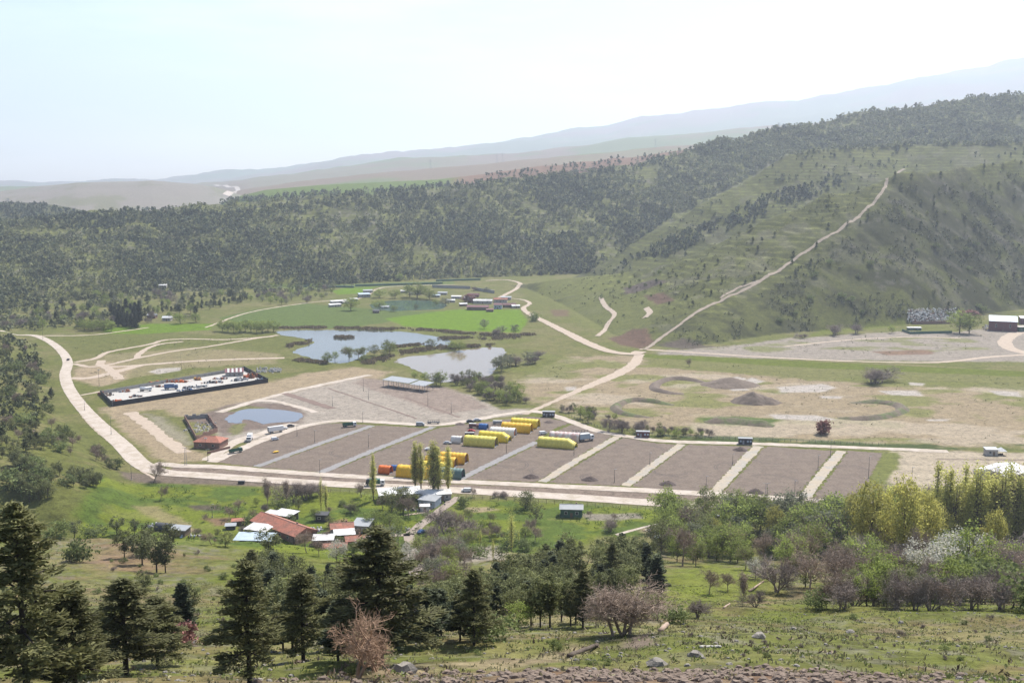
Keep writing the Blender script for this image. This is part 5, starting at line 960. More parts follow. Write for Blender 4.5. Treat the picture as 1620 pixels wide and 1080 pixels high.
LM = [('the storage yard', 290, 612), ('the walled ruin', 318, 675), ('the curved road', 108, 600), ('the road bend', 225, 735), ('the long red barn', 449, 842), ('the plank shed', 285, 845), ('the red tiled cottage', 541, 842), ('the white roofed hall', 632, 785), ('the village lane', 655, 880), ('the green shed', 904, 810),
      ('the stone ring', 750, 879), ('the woodland car', 1043, 850), ('the parking canopy', 647, 606), ('the muddy pond', 700, 580), ('the upper pond', 560, 545), ('the fish pond', 645, 483), ('the fish farm halls', 780, 482), ('the warehouse', 1590, 745), ('the scrap yard', 1500, 505), ('the dry flat', 1200, 630), ('the site cabin', 1017, 687),
      ('the brown knoll', 220, 880), ('the left hillside', 40, 660), ('the valley cottages', 260, 500), ('the wheat field', 730, 505), ('the grassy clearing', 1130, 930), ('the right slope', 1450, 990), ('the golden willows', 1410, 840), ('the bottom slope', 700, 1040), ('the left corner', 60, 1000), ('the hill track', 1200, 450), ('the last gravel plot', 1340, 770), ('the village pines', 880, 880), ('the main road', 1000, 790)]
TREES = []
def plant(key, px, py, hpx, kw=None, x=None, y=None, sxy=1., desc=None):
    """one tree standing where the photograph shows its foot; hpx is its height there in photo pixels"""
    if x is None: x, y, z = [float(v) for v in ground(px, py)[0]]
    else: z = float(hz(x, y))
    dist = math.sqrt(x*x+y*y+(CAMH-z)**2); H = hpx*dist/F; TREES.append((key, px, py, x, y, z, H, sxy, desc))
def inpoly(n, poly, seed, gap=0):
    rs = np.random.RandomState(seed); P = np.array(poly, float); x0, y0 = P.min(0); x1, y1 = P.max(0); out = []
    tries = 0
    while len(out) < n and tries < 200:
        tries += 1; c = rs.rand(400, 2)*[x1-x0, y1-y0]+[x0, y0]; k = sdpoly(c[:, 0], c[:, 1], P) > 0
        for q in c[k]:
            if gap and any(abs(q[0]-o[0]) < gap and abs(q[1]-o[1]) < gap*.6 for o in out[-400:]): continue
            out.append(tuple(q))
            if len(out) >= n: break
    return out
def grove(keys, n, poly, hmin, hmax, seed, gap=4, grow=0.):
    rs = random.Random(seed); L = sorted(inpoly(n, poly, seed, gap), key=lambda q: q[1])
    for a, b in L:
        k = rs.choice(keys); plant(k, a, b, rs.uniform(hmin, hmax)*(1+grow*(b-L[0][1])/max(1, L[-1][1]-L[0][1])), sxy=rs.uniform(.85, 1.2))
# near slope: cedars one by one
for q in [('cedar', 45, 1125, 298, .9), ('cedar', 200, 1068, 145, 1.4), ('cedar', 120, 1105, 170, 1.1), ('cedar', 250, 1052, 105, 1.5), ('cedar', 395, 1082, 190, .95), ('cedar', 480, 1046, 140, 1.1), ('cedar', 602, 1050, 215, 1.25), ('cedar', 400, 940, 70, 1.), ('cedar', 750, 1020, 120, .95), ('cedar', 922, 992, 92, .95), ('spruce', 1038, 940, 62, 1.1),
          ('cedars', 535, 1045, 95, 1), ('cedars', 515, 1030, 95, 1), ('cedars', 463, 1031, 95, 1), ('cedars', 448, 1030, 80, 1), ('cedars', 632, 1028, 85, 1.1), ('cedars', 672, 1020, 90, 1), ('cedars', 686, 1010, 80, 1), ('cedars', 728, 1013, 80, 1), ('cedars', 698, 1005, 75, 1), ('pineb', 840, 990, 72, 1), ('pineb', 855, 992, 76, 1), ('pineb', 870, 992, 84, 1), ('pineb', 888, 984, 70, 1), ('pineb', 903, 990, 72, 1), ('cedars', 911, 986, 70, 1), ('cedar', 968, 940, 82, .8),
          ('spruce', 290, 990, 66, 1.1), ('pine', 300, 985, 60, .8), ('pine', 228, 938, 36, 1), ('pine', 197, 883, 42, 1.1), ('pine', 248, 905, 58, 1.1), ('pine', 262, 905, 50, 1), ('pine', 225, 893, 52, 1.1), ('pine', 270, 870, 40, 1), ('pine', 235, 880, 50, 1.1), ('pine', 118, 850, 28, 1.1), ('pine', 185, 845, 28, 1.2), ('pine', 213, 846, 24, 1.1), ('bush', 150, 850, 20, 1.2), ('bush', 122, 888, 34, 1), ('bush', 90, 850, 24, 1.1),
          ('redbush', 292, 1022, 38, 1.1), ('redbare', 562, 1072, 115, 1.1), ('redbare', 600, 1062, 105, 1.1), ('wide', 985, 1005, 84, 1.5), ('bare', 300, 988, 30, 1), ('bud', 1040, 980, 42, 1.2), ('olive', 1035, 978, 40, .9), ('bare', 1122, 940, 42, 1), ('bare', 1152, 935, 32, 1), ('bare', 1043, 968, 40, .8), ('bareb', 1105, 978, 34, 1.2), ('barepop', 1175, 958, 52, 1.3), ('bareb', 1195, 960, 30, 1), ('blossom', 1195, 915, 34, .9), ('bush', 1065, 985, 26, 1.4), ('bush', 880, 1030, 20, .7), ('spring', 820, 998, 46, 1.2), ('bush', 775, 1012, 40, 1.3), ('spring', 760, 1012, 40, 1), ('bush', 1290, 962, 30, .9),
          ('bush', 556, 1066, 14, 1), ('bareb', 490, 1005, 40, 1.2), ('bareb', 690, 1000, 50, 1.1), ('cedars', 650, 985, 60, 1), ('pine', 440, 1000, 80, 1), ('pine', 110, 1000, 60, 1.1)]:
    plant(q[0], q[1], q[2], q[3], sxy=q[4])
# village side pines
grove(['pine', 'cedars', 'pine', 'olive'], 27, [(385, 905), (440, 905), (520, 915), (560, 940), (600, 985), (440, 995), (400, 960)], 36, 48, 201, 12, .7)
grove(['pineb', 'pine', 'olive', 'cedars', 'pineb'], 96, [(640, 985), (700, 955), (770, 935), (830, 915), (880, 900), (960, 892), (1045, 895), (1050, 915), (1000, 945), (960, 965), (900, 975), (820, 980), (700, 1000)], 44, 58, 202, 9)
grove(['bareb', 'bare', 'bud', 'grey'], 24, [(665, 880), (690, 850), (735, 860), (735, 900), (700, 940), (665, 920)], 30, 44, 203, 8)
grove(['spring', 'bud', 'blossom', 'grey'], 14, [(560, 870), (620, 860), (650, 900), (640, 960), (590, 930)], 26, 42, 204, 9)
# right thicket
grove(['spring', 'bud', 'grey', 'olive', 'bare', 'spring'], 74, [(1030, 850), (1060, 822), (1120, 815), (1250, 830), (1340, 838), (1360, 880), (1300, 905), (1200, 905), (1120, 900), (1050, 890)], 38, 60, 205, 8)
grove(['bareb', 'bare', 'bud', 'olive', 'bare', 'spring'], 58, [(1210, 950), (1230, 925), (1290, 910), (1400, 900), (1640, 900), (1640, 955), (1330, 962), (1290, 940)], 48, 74, 206, 12)
grove(['bareb', 'bush', 'bare', 'olive', 'bareb'], 34, [(1300, 964), (1330, 945), (1640, 945), (1640, 966)], 42, 62, 207, 13)
grove(['spring', 'grey', 'bud'], 22, [(1250, 860), (1340, 850), (1350, 885), (1260, 890)], 55, 78, 214, 9)
for q in [('gold', 1376, 900, 132, .75), ('gold', 1425, 905, 142, .78), ('poplar', 1402, 890, 118, 1.2), ('poplar', 1362, 885, 98, 1.2), ('poplar', 1444, 892, 118, 1.2), ('gold', 1458, 900, 118, .7), ('spring', 1400, 880, 104, .7), ('gold', 1350, 880, 96, .8), ('gold', 1475, 895, 100, .8), ('blossom', 1478, 935, 80, 1.1), ('blossom', 1508, 925, 84, 1), ('spring', 1530, 925, 88, .9), ('blossom', 1450, 930, 62, 1), ('blossom', 1285, 880, 32, 1), ('gold', 1570, 905, 96, .6), ('gold', 1225, 862, 62, .8), ('spring', 1170, 850, 60, 1.2), ('spring', 1215, 840, 48, 1), ('gold', 1130, 862, 44, .9), ('spring', 1330, 865, 70, .9), ('bare', 1080, 895, 66, 1), ('bare', 1300, 842, 54, 1.3), ('bareb', 1330, 836, 50, 1.2), ('bareb', 1365, 832, 54, 1.2)]:
    plant(q[0], q[1], q[2], q[3], sxy=q[4])
for i, (a, tp) in enumerate([(1478, 735), (1490, 745), (1508, 752), (1521, 742), (1534, 760), (1545, 748), (1555, 752), (1568, 748), (1581, 744), (1590, 741), (1603, 745), (1612, 752), (1498, 748), (1540, 740), (1574, 756), (1618, 741), (1460, 765), (1630, 745), (1562, 765), (1515, 765), (1595, 760), (1607, 765), (1484, 770), (1503, 774), (1528, 768), (1549, 772), (1571, 770), (1586, 772), (1600, 774), (1614, 770), (1470, 780), (1537, 776)]):
    b = 872+(i*7 % 19); plant('thinpop' if i % 3 else 'poplar', a, b, b-tp, sxy=.95 if i % 3 == 0 else 1.5)
grove(['barepop', 'bare'], 14, [(1560, 850), (1640, 850), (1640, 890), (1560, 890)], 80, 120, 215, 8)
grove(['bareb', 'bare'], 12, [(1400, 800), (1480, 800), (1480, 820), (1400, 815)], 26, 46, 216, 8)
# poplars of the village and scattered orchard trees
for q in [('poplar', 591, 791, 74, .95), ('poplar', 657, 777, 80, 1.25), ('poplar', 666, 776, 78, 1.15), ('poplar', 686, 785, 90, 1.7), ('poplar', 693, 784, 80, 1.3), ('poplar', 709, 778, 74, 1.3), ('thinpop', 809, 873, 68, 1.2), ('barepop', 423, 813, 56, 1), ('barepop', 452, 808, 50, 1), ('thinpop', 508, 808, 56, .9), ('thinpop', 516, 808, 46, 1.3), ('bareb', 463, 795, 36, 1), ('bareb', 483, 790, 30, 1.4), ('bareb', 492, 786, 26, 1.3), ('bareb', 506, 784, 22, 1.3), ('bare', 572, 787, 26, 1), ('olive', 560, 812, 20, 1.2), ('bush', 541, 800, 10, 1),
          ('olive', 620, 808, 36, 1.4), ('olive', 638, 812, 40, 1.3), ('bare', 647, 818, 36, 1), ('bare', 605, 806, 24, 1), ('spring', 592, 834, 28, 1.3), ('spring', 617, 838, 30, 1.3), ('spring', 630, 856, 44, .7), ('bare', 720, 842, 34, 1), ('bareb', 742, 850, 34, 1.3), ('bareb', 700, 842, 44, 1.3), ('thinpop', 733, 838, 30, 1), ('thinpop', 760, 866, 32, 1), ('thinpop', 780, 886, 36, 1), ('olive', 848, 825, 32, 1), ('olive', 832, 804, 28, 1.7), ('bush', 733, 800, 16, 1.2), ('bare', 747, 786, 16, 1), ('bareb', 785, 786, 10, 1.8), ('bareb', 798, 787, 10, 1.6), ('bare', 935, 818, 12, 1), ('bare', 973, 824, 14, 1), ('bareb', 965, 840, 22, 1.4),
          ('bare', 243, 763, 32, 1.2), ('bare', 254, 790, 24, .8), ('bare', 362, 822, 22, 1), ('bare', 402, 822, 18, 1), ('bare', 335, 862, 24, 1.2), ('olive', 357, 864, 22, 1.4), ('pine', 425, 880, 44, 1.2), ('bare', 485, 874, 38, 1), ('bare', 505, 880, 28, 1), ('blossom', 533, 890, 38, 1), ('bush', 643, 872, 16, 1), ('bush', 660, 895, 22, 1), ('spring', 700, 868, 26, 1), ('bush', 30, 775, 30, 1.4), ('bush', 55, 780, 24, 1.4),
          ('bare', 788, 850, 26, 1), ('bare', 776, 846, 22, 1), ('thinpop', 820, 860, 24, 1), ('spring', 1060, 812, 22, 1.4), ('spring', 1085, 815, 26, 1.6), ('spring', 1110, 812, 26, 1.5), ('spring', 1140, 815, 32, 1.6), ('spring', 1170, 822, 34, 1.5),
          ('greys', 0, 0, 0, 0)]:
    if q[2]: plant(q[0], q[1], q[2], q[3], sxy=q[4])
for i in range(16): plant('spruce' if i % 2 else 'smallpine', 1196+i*3.9, 806+i*.45, 15, sxy=.8)
grove(['olive', 'bare', 'bush', 'spring', 'bareb'], 34, [(310, 800), (420, 795), (560, 800), (640, 825), (640, 860), (600, 880), (560, 880), (500, 880), (480, 870), (400, 866), (330, 870), (300, 850)], 9, 20, 250, 12)
grove(['spring', 'bare', 'bush', 'bud'], 18, [(700, 830), (780, 820), (860, 850), (850, 880), (790, 890), (720, 880)], 14, 28, 251, 12)
grove(['bush', 'bareb', 'bush', 'olive'], 46, [(120, 880), (300, 870), (420, 880), (430, 960), (300, 1000), (200, 960), (120, 950)], 5, 10, 252, 12)
grove(['bush', 'bareb', 'bareb'], 40, [(700, 1040), (900, 1010), (1100, 985), (1640, 972), (1640, 1060), (1000, 1055), (720, 1060)], 5, 11, 253, 16)
# left hillside
grove(['pine', 'bush', 'olive', 'smallpine', 'bare'], 74, [(-5, 530), (30, 535), (55, 555), (70, 590), (80, 625), (95, 660), (60, 668), (60, 690), (100, 700), (150, 722), (60, 725), (-5, 730)], 10, 15, 210, 5, .4)
grove(['bush', 'olive', 'pine'], 40, [(0, 735), (0, 722), (60, 738), (120, 752), (165, 765), (160, 775), (100, 768), (40, 755)], 14, 22, 211, 4)
grove(['olive', 'bare', 'bush', 'bare'], 16, [(70, 700), (60, 680), (110, 672), (170, 720), (190, 745), (130, 735)], 12, 22, 212, 8)
grove(['pine', 'olive'], 8, [(5, 790), (30, 770), (80, 780), (70, 800)], 24, 30, 213, 8)
# reeds and trees round the ponds
for q in [('spring', 518, 575, 18, 1.3), ('spring', 530, 570, 14, 1), ('bud', 552, 570, 24, 1.1), ('bud', 567, 568, 22, 1.2), ('grey', 592, 562, 18, 1.2), ('spring', 617, 562, 22, 1.4), ('olive', 607, 566, 12, 1.3), ('grey', 612, 555, 18, 1), ('bush', 577, 570, 8, 1.3), ('grey', 690, 609, 20, 1.7), ('spring', 697, 610, 23, 1.2), ('spring', 656, 599, 12, 1.3), ('spring', 672, 602, 14, 1.3), ('spring', 726, 555, 16, 2), ('spring', 715, 552, 12, 2), ('olive', 682, 550, 14, 1.6), ('grey', 766, 520, 16, 1), ('grey', 815, 528, 16, 1.2), ('grey', 795, 528, 13, 1.6), ('bareb', 785, 530, 12, 1.4), ('bush', 845, 508, 14, 1),
          ('grey', 793, 588, 26, 1.4), ('grey', 803, 580, 22, 1.3), ('olive', 785, 583, 18, 1.2), ('grey', 835, 575, 20, 1.4), ('bareb', 815, 578, 18, 1.6), ('bareb', 850, 567, 14, 1.8), ('bareb', 845, 575, 14, 1.6)]: plant(q[0], q[1], q[2], q[3], sxy=q[4])
grove(['bareb', 'grey', 'spring', 'olive', 'bareb'], 40, [(712, 603), (745, 598), (790, 605), (815, 622), (838, 640), (815, 640), (770, 632), (735, 618)], 10, 19, 220, 6)
for i, (a, b) in enumerate([(775, 632), (790, 636), (802, 640), (818, 634), (765, 622), (812, 622)]): plant('spring', a, b, 20 if i != 3 else 26, sxy=1.2)
grove(['bareb', 'olive', 'spring', 'bareb'], 36, [(880, 655), (920, 655), (960, 672), (990, 682), (1080, 692), (1140, 695), (1130, 690), (1000, 672), (940, 655), (900, 645)], 8, 16, 221, 6)
for q in [('bareb', 962, 682, 24, 1), ('bareb', 985, 684, 24, 1), ('bareb', 1010, 684, 20, 1.1), ('spring', 918, 662, 20, 1.3), ('spring', 930, 668, 18, 1.2), ('spring', 1070, 692, 14, 1.3), ('spring', 1045, 690, 14, 1.2), ('bareb', 1388, 606, 26, 1.9), ('bareb', 1380, 606, 20, 1.5), ('redbush', 1302, 686, 22, 1.1), ('bare', 1091, 580, 14, 1.1), ('spring', 1518, 527, 34, 1.3), ('spring', 1533, 528, 30, 1.3), ('redbush', 1535, 503, 12, 2), ('spring', 1411, 527, 12, 1.2), ('bareb', 1320, 530, 18, 1.5), ('bareb', 1355, 528, 18, 1.3), ('bareb', 1270, 535, 8, 2), ('bush', 1500, 500, 8, 1.5), ('bush', 1552, 492, 10, 1.4)]: plant(q[0], q[1], q[2], q[3], sxy=q[4])
# valley behind
for a in range(352, 436, 9): plant('spring', a, 524+(a % 4), 18, sxy=1.3)
grove(['spring', 'smallpine', 'bareb', 'grey', 'smallpine'], 120, [(0, 500), (60, 490), (150, 478), (240, 468), (330, 470), (400, 462), (400, 478), (330, 492), (300, 505), (200, 518), (80, 526), (0, 520)], 8, 16, 230, 5)
grove(['spring', 'grey', 'bareb'], 40, [(400, 465), (520, 456), (540, 462), (500, 478), (420, 485)], 7, 12, 231, 5)
for i in range(14): plant('smallpine', 120+i*5, 470+(i*5 % 9), 8)
for i in range(18): plant('spruce', 176+(i*13 % 46), 498+(i*7 % 22), 18+(i*5 % 9), sxy=.9)
for i in range(26): plant('smallpine', 215+i*7, 497-i*.9+(i*3 % 5), 9)
for i in range(9): plant('spring', 128+i*6, 520+(i*3 % 5), 15, sxy=1.3)
for q in [(285, 512, 16), (310, 510, 14), (152, 470, 10)]: plant('spring', q[0], q[1], q[2], sxy=1.5)
for q in [('spring', 555, 491, 20, 1.6), ('spring', 600, 490, 16, 1.7), ('spring', 600, 471, 14, 2), ('spring', 625, 472, 14, 1.7), ('spring', 660, 472, 24, 2), ('spring', 648, 470, 18, 1.5), ('spring', 680, 474, 16, 1.8), ('grey', 705, 484, 14, 1.4), ('spring', 623, 493, 10, 1.4), ('redbush', 742, 478, 13, 1.6), ('olive', 658, 489, 8, 1.3), ('spring', 690, 484, 11, 1.3), ('spring', 632, 444, 12, 1.3), ('thinpop', 642, 448, 14, 1), ('thinpop', 654, 448, 14, 1), ('thinpop', 730, 442, 20, 1), ('thinpop', 745, 440, 20, 1), ('bareb', 750, 460, 8, 1.5), ('grey', 770, 462, 8, 1.4)]: plant(q[0], q[1], q[2], q[3], sxy=q[4])
grove(['bush', 'olive'], 26, [(930, 455), (1000, 440), (1060, 420), (1080, 440), (1000, 500), (960, 500)], 3, 6, 232, 8)
# scattered trees of the open hill: individuals
ms = random.Random(77)
grove(['smallpine', 'olive', 'smallpine'], 60, [(960, 440), (1100, 395), (1200, 345), (1320, 300), (1430, 270), (1620, 255), (1620, 330), (1500, 330), (1400, 400), (1250, 430), (1150, 470), (1050, 500), (990, 470)], 6, 8.5, 240, 12)
grove(['smallpine', 'bush', 'olive'], 50, [(1180, 480), (1300, 400), (1420, 300), (1620, 280), (1620, 480), (1480, 492), (1350, 515), (1200, 525)], 6, 9, 241, 12)
# the four very large kinds share their shapes; each tree is its own object
first = set(); NT = 0
def relation(px, py):
    best = min(LM, key=lambda l: abs(px-l[1])+2.2*abs(py-l[2])); dx, dy = px-best[1], (py-best[2])*2.2
    if abs(dx) < 14 and abs(dy) < 14: return 'at '+best[0]
    if abs(dx) > abs(dy): return ('right of ' if dx > 0 else 'left of ')+best[0]
    return ('in front of ' if dy > 0 else 'beyond ')+best[0]
GN = dict(cedar='cedars on the near slope', cedars='cedars on the near slope', spruce='spruces in the valley', pine='round pines', pineb='brown pines below the village', smallpine='small pines on the hills', poplar='pale poplars', thinpop='slim poplars', spring='fresh green trees', grey='grey-green trees', olive='olive leafy trees', gold='golden willows', blossom='trees in blossom', bush='green bushes', redbush='red shrubs', bare='bare trees', bareb='bare shrubs', bud='budding trees', barepop='bare poplars', redbare='reddish bare trees', wide='wide bare trees')
use = {}; made = []
TREES.sort(key=lambda q: q[4])
for key, px, py, x, y, z, H, sxy, desc in TREES:
    L = PROTO[key]; i = use.get(key, 0); use[key] = i+1; pr = L[i % len(L)]
    o = pr if pr.name not in first else copy_tree(pr); first.add(pr.name)
    s = H/pr['H']; o.location = (x, y, z-.05); o.scale = (s*sxy, s*sxy, s); o.rotation_euler.z = (i*2.39996) % 6.283
    size = 'tall' if H > 11 else ('small' if H < 4.5 else '')
    d = DESC[key]; d = d if (not size or d.split()[0] in ('tall', 'small')) else size+' '+d
    rl = relation(px, py)
    if len((d+' '+rl).split()) > 10 and d.split()[0] == 'small': d = DESC[key]
    made.append([o, d+' '+rl, DESC[key].split()[-1] if key not in ('bud', 'cedar', 'blossom') else 'tree', GN[key], px, py])
by = {}
for m_ in made: by.setdefault(m_[1], []).append(m_)
ORD = ['leftmost', 'second from the left', 'third from the left', 'fourth from the left', 'fifth from the left', 'sixth from the left']
for lab, L in by.items():
    L.sort(key=lambda q: q[4]); n = len(L)
    if n > 1:
        if n <= 6:
            for k, q in enumerate(L): q[1] = lab+(', ' + (('left one of two', 'right one of two')[k] if n == 2 else (ORD[k] if k < n-1 else 'rightmost')+' of '+{3: 'three', 4: 'four', 5: 'five', 6: 'six'}[n]))
        else:
            L2 = sorted(L, key=lambda q: q[5]); 
            for k, q in enumerate(L2): q.append('nearest row' if k >= n*2/3 else ('farthest row' if k < n/3 else 'middle row'))
            for k, q in enumerate(L): q[1] = lab+', '+q[6]+(' left side' if k < n/3 else (' right side' if k >= n*2/3 else ' centre'))
for q in made:
    if len(q[1].split()) > 16: q[1] = q[1].replace(' leafy', '').replace(' in pale bud', ' budding')
    tag(q[0], q[1], q[2], q[3])
for L in PROTO.values():
    for pr in L:
        if pr.name not in first:
            for c in list(pr.children): bpy.data.objects.remove(c)
            bpy.data.objects.remove(pr)
        elif 'H' in pr: del pr['H']
for o in list(bpy.data.objects):
    if o.get('H') is not None: del o['H']
# ------------------------------------------------------------------ far-off woods, reeds, scrub: uncountable
def wood(name, polys, n, hpx, m, seed, per=26, dens=None, wid=.8, lab=None, cone=.5, leaf=.22):
    rs = np.random.RandomState(seed); P = []
    for poly, f in polys: P += inpoly(int(n*f), poly, seed)
    P = np.array(P); G = ground(P[:, 0], P[:, 1]); ok = (G[:, 1] < 3400) & (G[:, 2] > -1); P = P[ok]; G = G[ok]
    if dens: q = fbm(G[:, 0], G[:, 1], dens[0], 4, seed); k = rs.rand(len(q)) < sstep(dens[1], dens[2], q); P = P[k]; G = G[k]
    H = hpx*np.linalg.norm(G-[0, 0, CAMH], axis=1)/F*(.5+1.1*rs.rand(len(G))**1.6); n = len(G)
    u = rs.normal(size=(n, per, 3)); u /= np.linalg.norm(u, axis=2)[..., None]; u *= rs.rand(n, per, 1)**.35
    w = (1-cone*(u[..., 2]*.5+.5)); C = G[:, None, :]+np.stack([u[..., 0]*w*wid*.5*H[:, None], u[..., 1]*w*wid*.5*H[:, None], (u[..., 2]*.45+.52)*H[:, None]], -1)
    C = C.reshape(-1, 3); V = rquads(C, np.repeat(H*leaf*1.4, per)*(.6+.8*rs.rand(n*per)), rs, .2, 1.2)
    o = npmesh(name, V, qf(n*per), m); kindof(o, 'stuff'); return o
fm1 = mat('far_forest', (.078, .094, .050), .9, .35, .02, isl=.4, back=.15); fm2 = mat('far_scrub', (.15, .16, .075), .9, .3, .02, isl=.35, back=.2); fm3 = mat('hill_scrub', (.085, .09, .05), .9, .3, .05, isl=.4)
PR = [(1060, 245), (1100, 232), (1200, 206), (1240, 250), (1110, 322), (1060, 350), (1030, 300)]
PC = [(0, 352), (144, 336), (278, 328), (383, 314), (440, 310), (560, 302), (690, 293), (800, 284), (900, 272), (1000, 260), (1050, 248), (1080, 300), (1060, 345), (1000, 390), (930, 432), (830, 437), (700, 441), (540, 450), (420, 456), (300, 462), (100, 476), (0, 492)]
PD = [(1100, 230), (1200, 204), (1300, 189), (1400, 172), (1500, 157), (1620, 144), (1620, 230), (1450, 232), (1300, 240), (1150, 260)]
wood('forest_dark', [(PC, 1.)], 19000, 5.0, fm1, 301, 16, (120, .36, .58), .85)
wood('forest_light', [(PC, .66), (PR, .09), (PD, .25)], 17000, 5.0, fm2, 302, 14, (90, .25, .45), 1.05, cone=.2)
wood('forest_dark', [(PD, .7), (PR, .2), ([(1000, 330), (1240, 240), (1450, 235), (1620, 235), (1620, 260), (1420, 270), (1200, 300), (1050, 380)], .1)], 800, 5, fm1, 303, 20, (90, .46, .62), .8)
wood('forest_dark', [([(935, 437), (1040, 416), (1150, 366), (1260, 322), (1330, 294), (1330, 280), (1240, 300), (1150, 335), (1040, 385)], 1.)], 900, 5, fm1, 311, 18, (50, .36, .52), .9)
wood('forest_dark', [([(0, 322), (60, 324), (150, 340), (144, 352), (0, 352)], 1.)], 500, 5, fm1, 304, 16)
wood('forest_dark', [([(760, 280), (850, 266), (1000, 248), (1150, 226), (1150, 232), (1000, 256), (800, 284)], 1.)], 120, 5, fm1, 305, 16)
wood('hill_scrub', [([(1180, 480), (1300, 400), (1420, 300), (1620, 270), (1640, 480), (1480, 495), (1350, 515), (1100, 548), (1060, 530)], 1.)], 3400, 3.2, fm3, 306, 12, (40, .40, .60), 1.5, cone=.1)
wood('hill_scrub', [([(840, 455), (1000, 430), (1100, 400), (1320, 305), (1400, 285), (1300, 380), (1200, 440), (1100, 490), (1030, 530), (950, 530)], 1.)], 900, 2.4, fm3, 307, 12, (50, .40, .6), 1.4, cone=.1)
wood('hill_scrub', [([(940, 440), (1115, 325), (1245, 250), (1450, 235), (1420, 270), (1084, 400), (1000, 430)], 1.)], 600, 3.4, fm1, 308, 14, (60, .42, .6), 1.1, cone=.2)
wood('valley_scrub', [([(0, 495), (100, 480), (300, 464), (420, 458), (560, 452), (560, 458), (430, 470), (300, 480), (200, 505), (100, 525), (0, 524)], 1.)], 600, 7, fm2, 309, 18, (40, .4, .55), 1.2)
wood('forest_light', [([(0, 690), (60, 670), (70, 600), (60, 550), (0, 525)], 1.)], 260, 6, mat('slope_scrub', (.10, .11, .045), .9, .3, .1, isl=.35), 310, 24, None, 1.2, cone=.1)
wood('meadow_weeds', [([(180, 765), (420, 775), (700, 790), (1060, 808), (960, 848), (860, 870), (700, 890), (420, 865), (200, 850)], 1.)], 2600, 3.2, mat('meadow_weed', (.085, .13, .03), .9, .3, .3, isl=.35, back=.3), 330, 10, (14, .42, .56), 2.2, cone=.1)
wood('flat_weeds', [([(830, 600), (900, 570), (1250, 580), (1640, 600), (1640, 700), (1400, 700), (1050, 688), (880, 640)], .6), ([(100, 540), (440, 530), (460, 560), (300, 600), (150, 600)], .2), ([(1050, 550), (1420, 525), (1600, 525), (1500, 565)], .2)], 1800, 2.0, MATS['slope_scrub'], 331, 8, (30, .44, .58), 2.4, cone=.1)
def reeds(name, pix, wpx, n, hm, m, seed):
    rs = np.random.RandomState(seed); P = np.array(pix, float); d = np.r_[0, np.cumsum(np.linalg.norm(np.diff(P, axis=0), axis=1))]; s = rs.rand(n)*d[-1]
    a = np.interp(s, d, P[:, 0])+rs.normal(size=n)*wpx; b = np.interp(s, d, P[:, 1])+rs.normal(size=n)*wpx*.28; G = ground(a, b); k = fbm(G[:, 0], G[:, 1], 12, 3, seed) > .40; G = G[k]; n = len(G)
    per = 10; H = hm*(.6+.7*rs.rand(n)); C = np.repeat(G, per, 0)+rs.normal(size=(n*per, 3))*[.9, .9, 0]; C[:, 2] += np.repeat(H, per)*.5
    D = np.tile([0, 0, 1.], (n*per, 1)); o = npmesh(name, rquads(C, np.repeat(H, per)*.42, rs, 0, 2.2, D, .25), qf(n*per), m); return kindof(o, 'stuff')
for i, (p, w, n, h) in enumerate([([(440, 519), (520, 519), (560, 520), (620, 521), (690, 523), (740, 529), (800, 531)], 3, 1000, 1.8), ([(470, 570), (500, 573), (515, 575)], 3, 200, 1.8), ([(533, 534), (556, 534)], 3, 110, 1.8), ([(580, 575), (610, 567), (640, 558), (690, 551), (720, 550), (775, 546)], 4.5, 800, 1.8), ([(620, 549), (660, 546), (694, 552)], 3, 260, 1.6), ([(700, 535), (780, 536), (840, 530)], 4, 460, 1.8), ([(710, 606), (750, 600), (790, 600)], 3, 220, 1.8), ([(460, 548), (490, 540)], 4, 200, 2.)]):
    reeds('reeds', p, w, n, h, MT['reed'], 320+i)
# foreground grass, stones, dead twigs
def tufts(name, n, y0, y1, h, m, seed, dens=None):
    rs = np.random.RandomState(seed); Y = y0+(y1-y0)*rs.rand(n)**.8; X = (rs.rand(n)*1.04-.52)*Y; k = fbm(X, Y, 6, 3, seed) > (dens or .3); X = X[k]; Y = Y[k]; n = len(X)
    C = np.column_stack([X, Y, hz(X, Y)]); per = 5; CC = np.repeat(C, per, 0)+rs.normal(size=(n*per, 3))*[.12, .12, 0]; CC[:, 2] += h*.3
    return kindof(npmesh(name, rquads(CC, .075, rs, 0, h/.075*1.1, np.tile([0, 0, 1.], (n*per, 1)), .6), qf(n*per), m), 'stuff')
tufts('grass_tufts', 12000, 38, 200, .18, mat('dry_grass', (.26, .24, .13), .9, .3, .5, isl=.35, back=.2), 400); tufts('grass_tufts', 14000, 38, 200, .16, mat('green_grass', (.16, .19, .06), .9, .3, .5, isl=.3, back=.2), 401, .48)
tufts('dead_weeds', 2200, 42, 170, .3, mat('dead_weed', (.19, .14, .11), .9, .3, .5, isl=.3), 402, .55)
m_rock = mat('field_stone', (.21, .19, .165), .9, .25, 2., bump=.5)
def rock(b, x, y, z, s, rs):
    vs = []; n = 7
    for zz, k in ((-.3, .9), (.25, 1), (.7, .55)):
        for j in range(n): a = 6.283*j/n; q = k*rs.uniform(.7, 1.15); vs.append((x+math.cos(a)*s*.6*q, y+math.sin(a)*s*.45*q, z+zz*s*.5*rs.uniform(.8, 1.2)))
    fs = [(r*n+j, r*n+(j+1) % n, (r+1)*n+(j+1) % n, (r+1)*n+j) for r in range(2) for j in range(n)]+[tuple(range(2*n, 3*n))]; b.add(vs, fs)
rs_ = random.Random(9); b = MB()
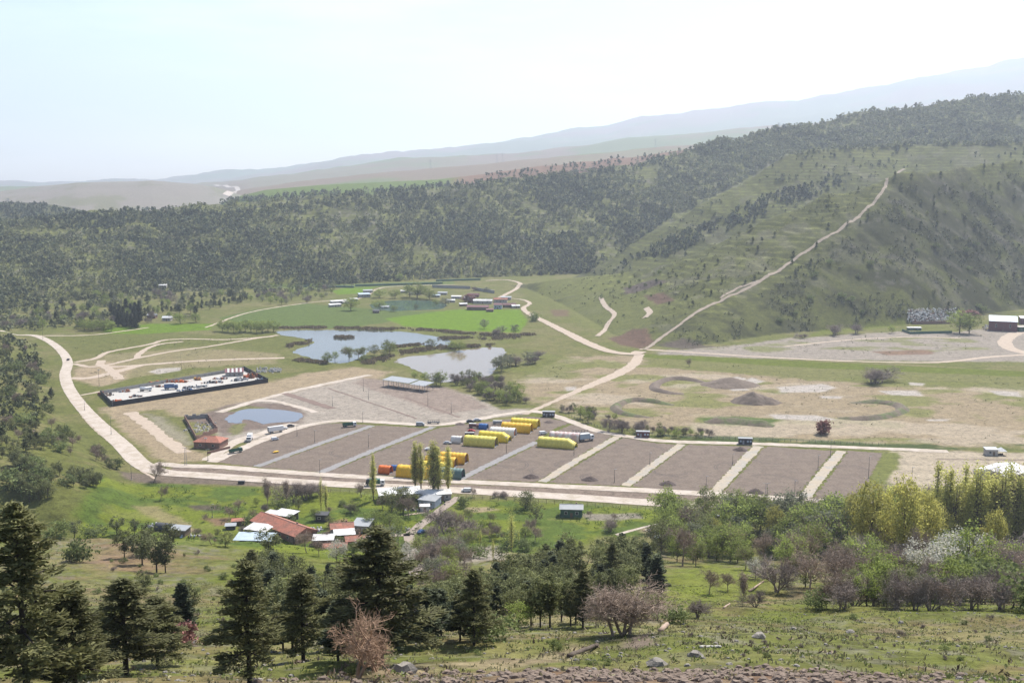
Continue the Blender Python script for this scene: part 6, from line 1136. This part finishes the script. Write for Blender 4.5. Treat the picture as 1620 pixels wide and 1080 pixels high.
for i in range(900):
    Y = 42+120*rs_.random()**1.3; X = rs_.uniform(-.5, .5)*Y; rock(b, X, Y, float(hz(X, Y)), rs_.uniform(.08, .32), rs_)
kindof(b.build('loose_stones', m_rock), 'stuff')
b = MB(); P_ = [(rs_.gauss(7, 6), rs_.uniform(35, 49.5)) for _ in range(1500)]
for X, Y in P_: rock(b, X, Y, float(hz(X, Y)), rs_.uniform(.12, .5), rs_)
kindof(b.build('earth_clods', mat('clod_soil', (.165, .125, .098), .95, .3, 1.5, bump=.6)), 'stuff')
for px, py, s, lab in ((1040, 1053, 1.0, 'grey boulder on the near slope just above the earth bank'), (1099, 1038, .8, 'small boulder up slope from a fallen pale branch'), (1200, 1008, .9, 'pair-sized grey boulder at the right of the dry slope'), (640, 1062, 1.1, 'dark boulder near the reddish bare trees'), (1345, 1000, .7, 'pale boulder on the right grassy slope'), (1255, 995, .6, 'small pale boulder left of the right grassy slope'), (1425, 985, .7, 'white boulder below the right thicket')):
    p = g1(px, py); b = MB(); rock(b, 0, 0, 0, s, rs_); tag(b.build('boulder', m_rock, None, p), lab, 'boulder', 'boulders on the near slope')
for (a, b_, r, m, lab, c) in (((1045, 1000), (1074, 971), .22, 'pale', 'thick pale cut log lying on the slope', 'log'), ((1185, 936), (1208, 920), .2, 'pale', 'pale cut log beside the white blossom tree', 'log'), ((1106, 1025), (1140, 1024), .10, 'white', 'thin white fallen branch on the near slope', 'branch'), ((1145, 962), (1163, 950), .14, 'pale', 'thin pale log on the edge of the grassy clearing', 'log'), ((900, 1040), (945, 1022), .16, 'dark', 'dark rotten log in the middle of the near slope', 'log')):
    p, q = g1(*a), g1(*b_); d = q-p; mb = MB(); n = 6; r0 = r
    for k in range(n): mb.tube(p+d*k/n+Vector((0, 0, r*.7+.03*(k % 2)))-p, p+d*(k+1)/n+Vector((0, 0, r*.7+.03*((k+1) % 2)))-p, r0*(1-.04*k), r0*(1-.04*(k+1)), 9, k in (0, n-1))
    tag(mb.build('fallen_log', mat('cut_wood', (.30, .22, .17), .9, .2, 2.) if m == 'pale' else (M['slab'] if m == 'white' else MT['bark']), None, p), lab, c)
